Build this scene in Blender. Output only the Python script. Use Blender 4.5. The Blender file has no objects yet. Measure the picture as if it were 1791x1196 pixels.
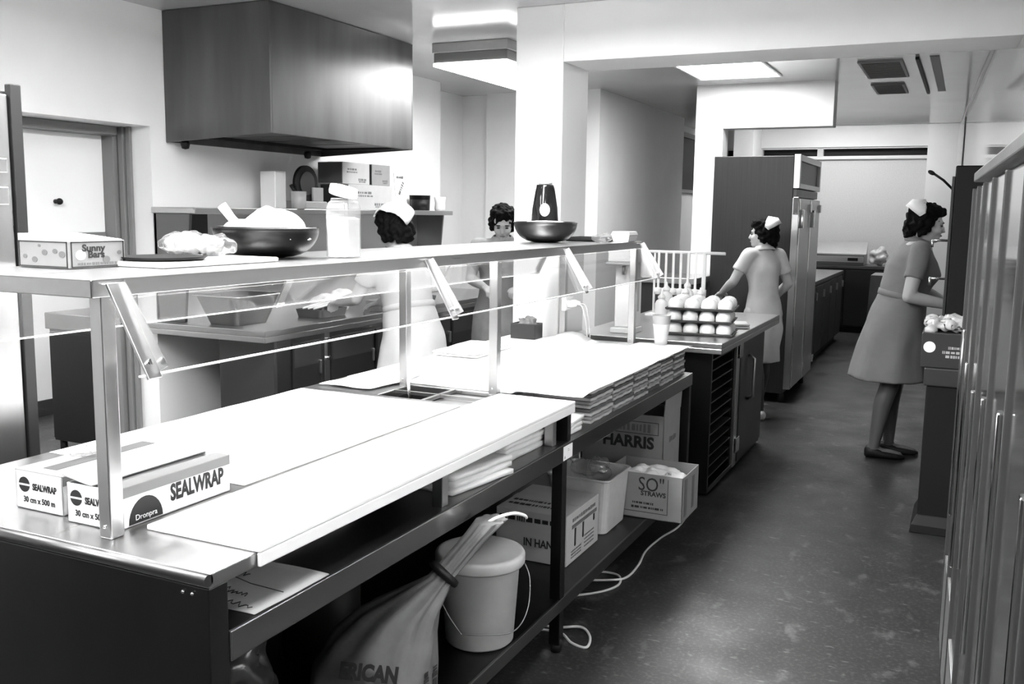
import bpy, bmesh, math, random
from mathutils import Vector, Matrix, Euler, noise
random.seed(7)
S = bpy.context.scene
COL = S.collection
# ---------------------------------------------------------------- camera
F, CX, CY, EYE = 1662.5, 895.5, 598.0, 1.55
YAW, PITCH, ROLL = math.radians(25.38), math.radians(7.794), math.radians(.801)
fw = Vector((-math.sin(YAW)*math.cos(PITCH), math.cos(YAW)*math.cos(PITCH), -math.sin(PITCH)))
r0 = Vector((math.cos(YAW), math.sin(YAW), 0)); u0 = r0.cross(fw)
rt = r0*math.cos(ROLL)+u0*math.sin(ROLL); up = u0*math.cos(ROLL)-r0*math.sin(ROLL)
cd = bpy.data.cameras.new('camera'); cd.sensor_width = 36; cd.lens = 36*F/1791; cd.clip_start = .03
cam = bpy.data.objects.new('camera', cd); COL.objects.link(cam); S.camera = cam
m = Matrix((rt, up, -fw)).transposed().to_4x4(); m.translation = (0, 0, EYE); cam.matrix_world = m
# ---------------------------------------------------------------- world, exposure
W = bpy.data.worlds.new('world'); S.world = W; W.use_nodes = True
W.node_tree.nodes['Background'].inputs[0].default_value = (.5, .5, .5, 1)
W.node_tree.nodes['Background'].inputs[1].default_value = .08
S.view_settings.view_transform = 'Standard'; S.view_settings.look = 'None'
S.view_settings.gamma = 1; S.view_settings.use_curve_mapping = False
S.view_settings.exposure = 2.0
LAMP = 9.5            # emission of the fluorescent diffusers

# ---------------------------------------------------------------- helpers
def mat(name, c, rough=.5, metal=0., var=0., scale=8., stretch=(1, 1, 1), bump=0., spec=.5, rvar=0., emit=0., coat=0.):
    M = bpy.data.materials.new(name); M.use_nodes = True; nt = M.node_tree; N = nt.nodes; L = nt.links
    b = N['Principled BSDF']; b.inputs['Base Color'].default_value = (c, c, c, 1)
    b.inputs['Roughness'].default_value = rough; b.inputs['Metallic'].default_value = metal
    b.inputs['Specular IOR Level'].default_value = spec; b.inputs['Coat Weight'].default_value = coat
    if emit:
        b.inputs['Emission Color'].default_value = (1, 1, 1, 1); b.inputs['Emission Strength'].default_value = emit
    if var or bump or rvar:
        tc = N.new('ShaderNodeTexCoord'); mp = N.new('ShaderNodeMapping'); nz = N.new('ShaderNodeTexNoise')
        mp.inputs['Scale'].default_value = stretch; nz.inputs['Scale'].default_value = scale; nz.inputs['Detail'].default_value = 5
        L.new(tc.outputs['Object'], mp.inputs[0]); L.new(mp.outputs[0], nz.inputs['Vector'])
        if var:
            mr = N.new('ShaderNodeMapRange'); mr.inputs[1].default_value = .25; mr.inputs[2].default_value = .75
            mr.inputs[3].default_value = c*(1-var); mr.inputs[4].default_value = min(1, c*(1+var))
            L.new(nz.outputs[0], mr.inputs[0]); L.new(mr.outputs[0], b.inputs['Base Color'])
        if rvar:
            mr = N.new('ShaderNodeMapRange'); mr.inputs[1].default_value = .25; mr.inputs[2].default_value = .75
            mr.inputs[3].default_value = max(.02, rough-rvar); mr.inputs[4].default_value = min(1, rough+rvar)
            L.new(nz.outputs[0], mr.inputs[0]); L.new(mr.outputs[0], b.inputs['Roughness'])
        if bump:
            bp = N.new('ShaderNodeBump'); bp.inputs['Strength'].default_value = bump; bp.inputs['Distance'].default_value = .01
            L.new(nz.outputs[0], bp.inputs['Height']); L.new(bp.outputs[0], b.inputs['Normal'])
    return M

def glass_mat(name, gloss=.05, tint=.97, haze=0.):
    M = bpy.data.materials.new(name); M.use_nodes = True; nt = M.node_tree; N = nt.nodes; L = nt.links
    N.remove(N['Principled BSDF']); o = N['Material Output']
    t = N.new('ShaderNodeBsdfTransparent'); t.inputs[0].default_value = (tint, tint, tint, 1)
    g = N.new('ShaderNodeBsdfGlossy'); g.inputs['Roughness'].default_value = .03
    lw = N.new('ShaderNodeLayerWeight'); lw.inputs[0].default_value = .5; fr = N.new('ShaderNodeMath'); fr.operation = 'POWER'; fr.inputs[1].default_value = 4.; L.new(lw.outputs['Facing'], fr.inputs[0])
    ad = N.new('ShaderNodeMath'); ad.operation = 'ADD'; ad.inputs[1].default_value = gloss
    mx = N.new('ShaderNodeMixShader'); L.new(fr.outputs[0], ad.inputs[0]); L.new(ad.outputs[0], mx.inputs[0])
    L.new(t.outputs[0], mx.inputs[1]); L.new(g.outputs[0], mx.inputs[2])
    if haze:
        d = N.new('ShaderNodeBsdfDiffuse'); d.inputs[0].default_value = (.8, .8, .8, 1)
        m2 = N.new('ShaderNodeMixShader'); m2.inputs[0].default_value = haze
        L.new(mx.outputs[0], m2.inputs[1]); L.new(d.outputs[0], m2.inputs[2]); L.new(m2.outputs[0], o.inputs[0])
    else: L.new(mx.outputs[0], o.inputs[0])
    return M

STEEL = mat('brushed_steel', .56, .3, 1., var=.03, scale=60, stretch=(1, 1, .04), rvar=.03)
STEELH = mat('brushed_steel_worktop', .5, .3, 1., var=.03, scale=60, stretch=(1, .04, 1), rvar=.03)
STEELD = mat('dull_steel', .17, .36, 1., var=.12, scale=2.5, stretch=(1, 1, .5), rvar=.06)
HOODST = mat('hood_steel', .14, .38, 1., var=.3, scale=2.2, stretch=(2.2, 2.2, .3), rvar=.06)
STEELK = mat('shade_dark_steel', .06, .34, 1., var=.3, scale=1.8, stretch=(1, 1, .6), rvar=.06)  # shade and dark reflections put into the steel's colour
CHROME = mat('chrome', .8, .1, 1.)
BRUSHV = mat('polished_door_steel', .88, .09, 1.)
WALL = mat('wall_paint', .84, .55, var=.03, scale=3)
WALLG = mat('gloss_wall_panel', .45, .05, var=.03, scale=3)
WALLD = mat('grey_wall', .62, .6, var=.06, scale=60)
CEIL = mat('ceiling_board', .56, .13, var=.05, scale=2)
WHITE = mat('white_laminate', .86, .35)
PAPER = mat('white_paper', .88, .7, var=.02, scale=6)
CLOTH = mat('white_cloth', .84, .85, var=.04, scale=30, bump=.2)
PLASTW = mat('white_plastic', .78, .3)
PLASTG = mat('grey_plastic', .42, .4, var=.04, scale=30)
BLACK = mat('black_plastic', .008, .5, spec=.25)
DARK = mat('dark_paint', .015, .4, var=.1, scale=4)
DGREY = mat('dark_grey_paint', .035, .35)
MIDG = mat('mid_grey_paint', .2, .45)
CARD = mat('cardboard', .26, .8, var=.06, scale=18)
CARDL = mat('pale_cardboard', .46, .75, var=.04, scale=18)
CARDD = mat('dark_cardboard', .10, .7, var=.1, scale=10)
INK = mat('black_ink', .02, .6)
INKG = mat('grey_ink', .14, .6)
FOOD = mat('white_food', .85, .8, var=.05, scale=25, bump=.5)
FOODG = mat('mixed_food', .2, .8, var=.6, scale=25, bump=.5)
WOOD = mat('dark_wood_laminate', .011, .35, var=.45, scale=5, stretch=(14, 14, .35))
SKIN = mat('skin', .42, .5, var=.04, scale=20)
LEGS = mat('stockings', .10, .5)
HAIR = mat('dark_hair', .004, .7, var=.4, scale=60, bump=.3, spec=.08)
UNIW = mat('white_uniform', .44, .85, var=.05, scale=14, bump=.15)
UNIG = mat('pale_grey_uniform', .17, .85, var=.06, scale=14, bump=.15)
UNID = mat('grey_smock', .28, .85, var=.2, scale=9, bump=.15)
FILM = glass_mat('plastic_film', .05, .92, .06)
GLASS = glass_mat('guard_glass', .03, .97)
GLASSJ = glass_mat('jar_glass', .08, .9, .1)
EDGE = mat('polished_glass_edge', .9, .3)
TUBEB = mat('bay_lamp_diffuser', .9, .5, emit=LAMP*.42)
TUBE2 = mat('bright_lamp_diffuser', .9, .5, emit=LAMP*.95)
TUBE1 = mat('soft_lamp_diffuser', .9, .5, emit=LAMP*.5)
TUBEL = mat('added_lamp_diffuser', .9, .5, emit=LAMP*.5)  # emission of the added passage and aisle lamps
TUBE = mat('lamp_diffuser', .9, .5, emit=LAMP)
CORD = mat('pale_cable', .62, .5)
RUBBER = mat('rubber', .02, .7)

def floor_mat():
    M = mat('scuffed_vinyl', .05, .38); nt = M.node_tree; N = nt.nodes; L = nt.links; b = N['Principled BSDF']
    tc = N.new('ShaderNodeTexCoord')
    def nz(sc, det, stretch, rot=0):
        mp = N.new('ShaderNodeMapping'); mp.inputs['Scale'].default_value = stretch; mp.inputs['Rotation'].default_value = (0, 0, rot)
        n = N.new('ShaderNodeTexNoise'); n.inputs['Scale'].default_value = sc; n.inputs['Detail'].default_value = det
        L.new(tc.outputs['Object'], mp.inputs[0]); L.new(mp.outputs[0], n.inputs['Vector']); return n
    def rng(n, a, b_, c, d):
        r = N.new('ShaderNodeMapRange'); r.inputs[1].default_value = a; r.inputs[2].default_value = b_
        r.inputs[3].default_value = c; r.inputs[4].default_value = d; L.new(n.outputs[0], r.inputs[0]); return r
    big = rng(nz(1.3, 4, (1, 1, 1)), .3, .7, .016, .03)
    speck = rng(nz(70, 2, (1, 1, 1)), .5, .75, 0, .04)
    sc1 = rng(nz(16, 9, (1, 2.2, 1), .5), .62, .76, 0, .12)
    sc2 = rng(nz(6, 10, (1.6, 1, 1), .9), .60, .78, 0, .10)
    acc = big
    for x in (speck, sc1, sc2):
        a = N.new('ShaderNodeMath'); a.operation = 'ADD'; L.new(acc.outputs[0], a.inputs[0]); L.new(x.outputs[0], a.inputs[1]); acc = a
    L.new(acc.outputs[0], b.inputs['Base Color'])
    rr = rng(nz(3, 5, (1, 1, 1)), .3, .7, .3, .5); L.new(rr.outputs[0], b.inputs['Roughness'])
    return M
FLOOR = floor_mat()

class MB:
    def __init__(s): s.v = []; s.f = []; s.sm = []
    def add(s, v, f, sm=False, M=None):
        o = len(s.v)
        s.v += [tuple(M @ Vector(p)) if M else tuple(p) for p in v]
        s.f += [tuple(i+o for i in q) for q in f]; s.sm += [sm]*len(f); return s
    def box(s, a, b, M=None):
        (x0, y0, z0), (x1, y1, z1) = a, b
        v = [(x0,y0,z0),(x1,y0,z0),(x1,y1,z0),(x0,y1,z0),(x0,y0,z1),(x1,y0,z1),(x1,y1,z1),(x0,y1,z1)]
        return s.add(v, [(3,2,1,0),(4,5,6,7),(0,1,5,4),(1,2,6,5),(2,3,7,6),(3,0,4,7)], False, M)
    def loft(s, rings, cap=True, sm=True, closed=True, M=None):
        n = len(rings[0]); v = [p for r in rings for p in r]; f = []
        for i in range(len(rings)-1):
            for j in range(n if closed else n-1):
                k = (j+1) % n; f.append((i*n+j, i*n+k, (i+1)*n+k, (i+1)*n+j))
        s.add(v, f, sm, M)
        if cap and closed:
            o = len(s.v)-len(v)
            s.f += [tuple(o+j for j in reversed(range(n))), tuple(o+(len(rings)-1)*n+j for j in range(n))]; s.sm += [False, False]
        return s
    def cyl(s, p0, p1, r0, r1=None, n=16, cap=True, sm=True):
        p0 = Vector(p0); p1 = Vector(p1); r1 = r0 if r1 is None else r1
        d = (p1-p0).normalized(); a = d.orthogonal().normalized(); b = d.cross(a)
        R = [[tuple(p+a*(r*math.cos(t*2*math.pi/n))+b*(r*math.sin(t*2*math.pi/n))) for t in range(n)] for p, r in ((p0, r0), (p1, r1))]
        return s.loft(R, cap, sm)
    def lathe(s, prof, c=(0, 0, 0), n=28, sm=True, cap=True, sq=(1, 1), M=None):
        R = [[(c[0]+r*sq[0]*math.cos(t*2*math.pi/n), c[1]+r*sq[1]*math.sin(t*2*math.pi/n), c[2]+z) for t in range(n)] for r, z in prof]
        return s.loft(R, cap, sm, M=M)
    def tube(s, pts, r, n=8, cap=True):
        P = [Vector(p) for p in pts]; R = []; a = None
        for i, p in enumerate(P):
            d = (P[min(i+1, len(P)-1)]-P[max(i-1, 0)]).normalized()
            a = d.orthogonal().normalized() if a is None else (a-d*a.dot(d)).normalized()
            b = d.cross(a); rr = r[i] if isinstance(r, (list, tuple)) else r
            R.append([tuple(p+a*(rr*math.cos(t*2*math.pi/n))+b*(rr*math.sin(t*2*math.pi/n))) for t in range(n)])
        return s.loft(R, cap, True)
    def ell(s, c, r, rot=None, n=16, m=10):
        r = (r, r, r) if isinstance(r, (int, float)) else r
        M = Matrix.Translation(c) @ (Euler(rot).to_matrix().to_4x4() if rot else Matrix())
        R = []
        for i in range(m+1):
            a = -math.pi/2+math.pi*i/m; k = max(math.cos(a), 1e-3)
            R.append([(r[0]*k*math.cos(t*2*math.pi/n), r[1]*k*math.sin(t*2*math.pi/n), r[2]*math.sin(a)) for t in range(n)])
        return s.loft(R, True, True, M=M)
    def chain(s, pr):
        for i, (p, r) in enumerate(pr):
            s.ell(p, r, n=14, m=8)
            if i: s.cyl(pr[i-1][0], p, pr[i-1][1], r, n=14)
        return s
    def prism(s, poly, axis, a, b):
        def P(u, v, w): return {'x': (w, u, v), 'y': (u, w, v), 'z': (u, v, w)}[axis]
        return s.loft([[P(u, v, a) for u, v in poly], [P(u, v, b) for u, v in poly]], True, False)
    def mesh(s, name):
        me = bpy.data.meshes.new(name); me.from_pydata(s.v, [], s.f)
        me.polygons.foreach_set('use_smooth', s.sm); me.update()
        bm = bmesh.new(); bm.from_mesh(me); bmesh.ops.recalc_face_normals(bm, faces=bm.faces); bm.to_mesh(me); bm.free()
        return me
    def build(s, name, M, parent=None, bevel=0., loc=None, rot=None):
        return link(name, s.mesh(name), M, parent, bevel, loc, rot)

def link(name, me, M, parent=None, bevel=0., loc=None, rot=None):
    o = bpy.data.objects.new(name, me); COL.objects.link(o)
    if M: me.materials.clear(); me.materials.append(M)
    if parent: o.parent = parent
    if loc: o.location = loc
    if rot: o.rotation_euler = rot
    if bevel:
        b = o.modifiers.new('bevel', 'BEVEL'); b.width = bevel; b.segments = 2; b.limit_method = 'ANGLE'
    return o
def tag(o, label, cat, group=None, kind=None):
    o['label'] = label; o['category'] = cat
    if group: o['group'] = group
    if kind: o['kind'] = kind
    return o
def thing(name, label, cat, loc=(0, 0, 0), rz=0., group=None):
    o = bpy.data.objects.new(name, None); COL.objects.link(o); o.empty_display_size = .1
    o.location = loc; o.rotation_euler = (0, 0, rz); return tag(o, label, cat, group)
def struct(name, mb, M, bevel=0.):
    o = mb.build(name, M, None, bevel); o['kind'] = 'structure'; return o
def BOX(a, b): return MB().box(a, b)
def text(body, size, M, parent, o, xd, yd, align='CENTER', squash=1., bold=0., name='lettering', shear=0.):
    cu = bpy.data.curves.new('t', 'FONT'); cu.body = body; cu.size = size; cu.align_x = align; cu.align_y = 'CENTER'
    cu.extrude = .0003; cu.offset = bold; cu.shear = shear; cu.resolution_u = 3; cu.space_line = .9
    t = bpy.data.objects.new('t', cu); me = bpy.data.meshes.new_from_object(t); bpy.data.objects.remove(t); bpy.data.curves.remove(cu)
    xd = Vector(xd).normalized(); yd = Vector(yd).normalized(); zd = xd.cross(yd)
    X = Matrix((xd*squash, yd, zd)).transposed().to_4x4(); X.translation = Vector(o)+zd*.0008
    me.transform(X); return link(name, me, M, parent)
def remesh(mb, vox, smooth=6, name='m'):
    me = mb.mesh(name); o = bpy.data.objects.new('tmp', me); COL.objects.link(o)
    r = o.modifiers.new('r', 'REMESH'); r.mode = 'VOXEL'; r.voxel_size = vox; r.use_smooth_shade = True
    if smooth:
        q = o.modifiers.new('s', 'SMOOTH'); q.iterations = smooth; q.factor = .5
    dg = bpy.context.evaluated_depsgraph_get(); dg.update()
    out = bpy.data.meshes.new_from_object(o.evaluated_get(dg)); bpy.data.objects.remove(o); bpy.data.meshes.remove(me)
    out.name = name; out.polygons.foreach_set('use_smooth', [True]*len(out.polygons)); return out
def rough_up(me, amp, freq, seed=0):
    for v in me.vertices:
        v.co += v.normal*amp*noise.noise(v.co*freq+Vector((seed, seed*2, 0)))
    me.update()
def sheet(x0, x1, y0, y1, z, amp=.004, n=14, th=.0012, seed=0, jag=.004, lift=None):
    mb = MB(); nx, ny = n, n; top = []
    for i in range(nx+1):
        for j in range(ny+1):
            x = x0+(x1-x0)*i/nx; y = y0+(y1-y0)*j/ny
            if i in (0, nx): x += jag*noise.noise(Vector((y*5, seed, 1)))
            if j in (0, ny): y += jag*noise.noise(Vector((x*5, seed, 2)))
            h = amp*abs(noise.noise(Vector((x*6, y*6, seed))))
            if lift: h += lift(x, y)
            top.append((x, y, z+th+h))
    N = len(top); bot = [(a, b, c-th) for a, b, c in top]; f = []; W = ny+1
    for i in range(nx):
        for j in range(ny):
            q = (i*W+j, (i+1)*W+j, (i+1)*W+j+1, i*W+j+1); f.append(q); f.append(tuple(N+k for k in reversed(q)))
    rim = [i*W for i in range(nx)]+[nx*W+j for j in range(ny)]+[i*W+ny for i in range(nx, 0, -1)]+[j for j in range(ny, 0, -1)]
    for k in range(len(rim)):
        a, b = rim[k], rim[(k+1) % len(rim)]; f.append((b, a, N+a, N+b))
    return mb.add(top+bot, f, True)
X_, Y_, Z_ = (1, 0, 0), (0, 1, 0), (0, 0, 1)
NX_ = (-1, 0, 0)
def copy_tree(o, parent=None):
    c = o.copy(); COL.objects.link(c); c.parent = parent
    for ch in list(o.children): copy_tree(ch, c)
    return c

def dashes(M, parent, o, xd, yd, w, h, n=6, seed=0, name='small_print'):
    """print too small to read: a row of uneven ink blocks w x h centred on o"""
    rg = random.Random(seed); xd = Vector(xd).normalized(); yd = Vector(yd).normalized(); zd = xd.cross(yd)
    ws = [rg.uniform(.6, 1.3) for _ in range(n)]; tot = sum(ws)*1.3; x = -w/2; mb = MB()
    X = Matrix((xd, yd, zd)).transposed().to_4x4(); X.translation = Vector(o)
    for q in ws:
        ww = q/tot*w; hh = h*rg.uniform(.7, 1)
        if rg.random() < .5: mb.box((x, -hh/2, 0), (x+ww, hh/2, .0008), X)
        else: mb.box((x, -hh/2, 0), (x+ww*.35, hh/2, .0008), X).box((x+ww*.6, -hh/2, 0), (x+ww, hh/2, .0008), X)
        x += ww*1.3
    return mb.build(name, M, parent)
def spline(P, n=6):
    P = [Vector(p) for p in P]; out = []
    for i in range(len(P)-1):
        a, b_, c_, d_ = P[max(i-1, 0)], P[i], P[i+1], P[min(i+2, len(P)-1)]
        for k in range(n):
            s = k/n; out.append(tuple(.5*((2*b_)+(c_-a)*s+(2*a-5*b_+4*c_-d_)*s*s+(3*b_-a-3*c_+d_)*s**3)))
    return out+[tuple(P[-1])]
# ================================================================ ROOM SHELL
H = 2.65
struct('floor', BOX((-7.5, -3, -.1), (1.9, 14.6, 0)), FLOOR)
struct('ceiling', BOX((-7.5, -3, H), (1.9, 12.4, H+.1)), CEIL)
struct('ceiling_bay', MB().box((-3.6, 12.5, 2.95), (1.0, 14.6, 3.05)).box((-3.6, 12.4, H), (1.0, 12.5, 3.05)), WALL)
DN, DF, DH = 2.0, 4.055, 2.0           # doorway in the left wall
struct('wall_left', MB().box((-4.52, -3, 0), (-4.2, DN, H)).box((-4.52, DN, DH), (-4.2, DF, H)).box((-4.52, DF, 0), (-4.2, 7.34, H))
       .box((-4.8, 7.34, 0), (-4.5, 8.3, H)), WALL)
struct('wall_rear', BOX((-7.5, -3.2, 0), (1.9, -3, H)), mat('darkened_rear_wall', .05, .5, var=.3, scale=4, stretch=(6, 1, .3)))  # unseen wall, coloured dark to cut bounce and reflect dark
struct('wall_adjoining', MB().box((-6.3, -1, 0), (-6.1, 8, H)).box((-6.1, 7.0, 0), (-4.52, 7.2, H)).box((-6.1, -1.2, 0), (-4.52, -1, H)), WALL)
struct('baseboard_adjoining', BOX((-6.1, -1, 0), (-6.085, 7, .12)), DGREY, .003)
struct('wall_back', MB().box((-4.8, 8.3, 0), (-3.05, 8.5, H)).box((-3.3, 8.5, 0), (-3.05, 11.0, H)).box((-3.5, 11.0, 0), (-3.3, 14.4, 3.0))
       .box((-4.19, 8.2, 0), (-3.05, 8.3, H)), WALL)
struct('wall_pillar', BOX((-2.30, 4.85, 0), (-2.02, 5.23, H)), WALL, .006)
struct('wall_beam', BOX((-2.02, 4.85, 2.35), (1.2, 5.23, H)), WALL, .004)
struct('wall_pier', MB().box((-2.2, 8.3, 0), (-1.96, 8.5, H)).box((-1.96, 8.3, 2.285), (-1.06, 8.5, H)), WALL)
# far wall with a row of dark transom windows
FY = 14.2
WINS = [(-3.28, -3.06), (-2.76, -2.0), (-1.92, -.57)]
zw0, zw1 = 2.375, 2.50
mb = MB().box((-3.5, FY, 0), (.6, FY+.2, zw0)).box((-3.5, FY, zw1), (.6, FY+.2, 3.05))
xs = [-3.5]+[v for w in WINS for v in w]+[.6]
for k in range(0, len(xs), 2): mb.box((xs[k], FY, zw0), (xs[k+1], FY+.2, zw1))
struct('wall_far', mb, WALLD)
for k, (a, b) in enumerate(WINS):
    w = struct('window_%d' % (k+1), BOX((a, FY+.09, zw0), (b, FY+.1, zw1)), BLACK)
    MB().box((a, FY-.01, zw1-.012), (b, FY+.09, zw1)).box((a, FY-.01, zw0), (b, FY+.09, zw0+.012)).build('window_frame', PLASTW, w)
struct('trim_1', BOX((-2.8, FY-.04, zw0-.035), (-.55, FY, zw0)), PLASTW, .003)
struct('trim_2', MB().box((-3.5, FY-.03, zw1+.01), (.2, FY-.0005, 2.95)), WALL)
struct('wall_far_pier', MB().box((-.55, 13.75, 0), (-.05, FY, 2.95)).box((-3.05, 13.6, 0), (-2.78, FY, 2.95)), WALL)
# right-hand wall runs very slightly askew to the counters
RA = math.radians(2.3)
RM = Matrix.Rotation(RA, 4, 'Z')
mb = MB()
mb.box((.355, 3.55, 0), (.6, 15, H), RM).box((.355, 12.4, H), (.6, 15, 3.05), RM).box((.95, -3, 0), (1.15, 3.55, H), RM).box((.6, 3.55, 0), (1.15, 3.75, H), RM)
struct('wall_right', mb, WALLG)
struct('trim_3', MB().box((.345, 11.45, 1.2), (.355, 11.5, H-.03), RM).box((.335, 3.56, H-.03), (.355, 12.4, H-.001), RM), STEEL, .002)
# doorway: frame, half-lowered shutter
struct('trim_4', MB().box((-4.56, DF-.05, 0), (-4.44, DF-.001, DH)).box((-4.43, DF-.025, 0), (-4.39, DF-.001, DH))
       .box((-4.37, DF-.02, 0), (-4.34, DF-.001, DH)).box((-4.56, DN+.001, DH-.05), (-4.40, DF-.05, DH-.001)), MIDG, .004)
KY = 3.67
d = struct('door_1', BOX((-4.54, DN+.01, 1.40), (-4.52, DF-.055, 1.95)), mat('white_shutter', .93, .35), .003)
MB().box((-4.545, DN+.01, 1.36), (-4.515, DF-.055, 1.40)).build('bottom_rail', MIDG, d, .003)
MB().cyl((-4.52, KY, 1.572), (-4.49, KY, 1.572), .012).ell((-4.485, KY, 1.572), .018).build('pull_knob', BLACK, d)
w = struct('window_4', BOX((-3.3, 11.35, 1.86), (-3.285, 12.9, 2.5)), BLACK)
MB().box((-3.3, 11.3, 2.5), (-3.26, 12.95, 2.56)).box((-3.3, 11.3, 1.82), (-3.26, 12.95, 1.86)).box((-3.3, 11.3, 1.86), (-3.26, 11.35, 2.5)).build('window_frame', MIDG, w)

# ================================================================ CEILING LIGHTS AND GRILLES
def ceiling_light(label, x0, x1, y0, y1, dep, recessed=False, group='fluorescent ceiling lights', e=TUBE, zc=H):
    t = thing('ceiling_light', label, 'ceiling light', ((x0+x1)/2, (y0+y1)/2, zc), 0, group)
    a, b = (x1-x0)/2, (y1-y0)/2
    if recessed:
        MB().box((-a-.02, -b-.02, -.012), (a+.02, -b, -.0005)).box((-a-.02, b, -.012), (a+.02, b+.02, -.0005)).box((-a-.02, -b, -.012), (-a, b, -.0005)).box((a, -b, -.012), (a+.02, b, -.0005)).build('frame', PLASTW, t, .002)
        MB().box((-a, -b, -.009), (a, b, -.001)).build('diffuser', e, t)
    else:
        MB().box((-a, -b, -dep*.42), (a, b, -.0005)).build('housing', PLASTG, t, .004)
        MB().box((-a+.01, -b+.01, -dep*.85), (a-.01, b-.01, -dep*.43)).build('side_skirt', MIDG, t, .003)
        MB().box((-a+.006, -b+.006, -dep), (a-.006, b-.006, -dep*.86)).build('diffuser', e, t, .004)
    return t
ceiling_light('boxy surface-mounted ceiling light beside the white pillar', -3.30, -2.74, 5.65, 7.05, .15, e=TUBE1)
ceiling_light('flush rectangular ceiling light beyond the white beam', -2.05, -1.43, 7.08, 7.88, .01, True, e=TUBE2)
ceiling_light('boxy surface-mounted ceiling light above the cling wrap cartons', -2.0, -1.45, 1.0, 2.4, .15)
ceiling_light('boxy surface-mounted ceiling light above the middle posts of the overshelf', -2.0, -1.45, 2.55, 3.95, .15)
ceiling_light('added unseen boxy ceiling light over the passage beside the cook line', -3.30, -2.74, .6, 2.0, .15, e=TUBEL)  # added lamp out of view, lights the left wall
ceiling_light('flush ceiling light up in the bay of the far room', -2.4, -.9, 12.75, 13.3, .01, True, zc=2.95, e=TUBEB)
ceiling_light('added unseen boxy ceiling light before the near end of the counter', -2.0, -1.45, -1.2, .2, .15)  # added lamp behind the camera, brightens the carton ends
ceiling_light('added unseen boxy ceiling light over the near end of the aisle', -.75, -.2, .3, 1.7, .15, e=TUBEL)  # added lamp out of frame, fills the aisle side
ceiling_light('added unseen flush ceiling light in the room through the doorway', -5.6, -5.0, 2.6, 4.0, .01, True)  # added unseen lamp, brightens the adjoining room
def grille(label, x0, x1, y0, y1, n):
    t = thing('ceiling_vent', label, 'vent', ((x0+x1)/2, (y0+y1)/2, H), 0, 'air grilles in the ceiling'); a, b = (x1-x0)/2, (y1-y0)/2
    MB().box((-a, -b, -.004), (a, b, -.0005)).build('backing', BLACK, t)
    MB().box((-a-.02, -b-.02, -.014), (a+.02, -b, -.0005)).box((-a-.02, b, -.014), (a+.02, b+.02, -.0005)).box((-a-.02, -b, -.014), (-a, b, -.0005)).box((a, -b, -.014), (a+.02, b, -.0005)).build('frame', MIDG, t, .002)
    s0 = MB().box((-a, -.006, -.012), (a, .006, -.004)).mesh('slat')
    for k in range(n): link('slat', s0, MIDG, t, 0, (0, -b+(k+.5)*2*b/n, 0), (.5, 0, 0))
grille('larger dark slatted air grille in the ceiling', -.78, -.52, 7.40, 8.22, 10)
grille('smaller dark slatted air grille in the ceiling near the header', -.80, -.58, 8.68, 9.28, 8)
t = thing('ceiling_track', 'thin dark sliding rail fixed to the ceiling beside the air grilles', 'rail', (-.40, 7.8, H))
MB().box((-.012, -.5, -.02), (.012, 1.55, -.0005)).build('rail', BLACK, t, .002)
MB().box((.078, -.5, -.006), (.14, 1.5, -.0005)).build('cover_strip', MIDG, t, .002)
# ================================================================ SERVING COUNTER (island)
ZT, ZL, ZS = .89, .76, .20          # raised top, lower worktop, undershelf
XF, XB, Y0, YM, Y1 = -1.2, -2.2, 1.262, 3.03, 4.66
t = thing('serving_counter', 'long stainless steel serving counter with raised white top and open undershelf', 'counter', (-1.7, 3, 0))
def P(mb, name, M, bev=.002, par=None):       # world coordinates -> part of the counter
    return mb.build(name, M, t if par is None else par, bev, (1.7, -3, 0) if par is None else None)
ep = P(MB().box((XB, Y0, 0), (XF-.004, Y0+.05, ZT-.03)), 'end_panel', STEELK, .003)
MB().tube([(XB, Y0-.004, ZT-.012), (XF, Y0-.004, ZT-.012)], .012, 10).build('rolled_edge', STEELD, ep)
r = MB()
for k in (-.035, -.012): r.ell((XF-.03+k, Y0-.002, ZT-.045), .004, n=8, m=6)
r.build('rivets', STEEL, ep)
HX0, HX1, HY0 = -1.88, -1.52, 2.84
P(MB().box((XB, Y0, ZT-.03), (XF, HY0, ZT)).box((XB, HY0, ZT-.03), (HX0, YM+.04, ZT)).box((HX1, HY0, ZT-.03), (XF, YM, ZT)), 'raised_top', STEELH, .003)
P(MB().box((XB, YM+.04, ZT-.03), (-1.5, Y1, ZT)), 'raised_top', STEELH, .003)
w = P(MB().box((HX0-.01, HY0-.01, ZT-.18), (HX1+.01, YM+.05, ZT-.17)).box((HX0-.012, HY0-.01, ZT-.18), (HX0, YM+.05, ZT-.032)).box((HX1, HY0-.01, ZT-.18), (HX1+.012, YM+.05, ZT-.032))
      .box((HX0, HY0-.012, ZT-.18), (HX1, HY0, ZT-.032)).box((HX0, YM+.05, ZT-.18), (HX1, YM+.062, ZT-.032)), 'food_well', STEELD, 0)
MB().box((-1.70, HY0, ZT-.012), (-1.685, YM+.04, ZT)).box((HX0, 2.95, ZT-.012), (HX1, 2.962, ZT)).build('divider_bar', STEEL, w)
P(MB().box((-1.685, HY0, ZT-.02), (HX1, YM+.03, ZT-.016)), 'well_cover', STEELH, 0)
P(MB().box((-2.15, Y0+.05, ZL-.03), (XF-.004, Y1, ZL)), 'lower_worktop', STEELD, .002)
fa = P(MB().box((XF-.006, Y0+.05, ZL-.062), (XF, Y1, ZL+.0)), 'front_fascia', mat('fascia_steel', .36, .22, 1., var=.04, scale=50, stretch=(1, .04, 1)), .003)
lb = MB().box((XF, 2.955, .703), (XF+.001, 3.035, .752)).build('rating_label', PAPER, fa)
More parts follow.
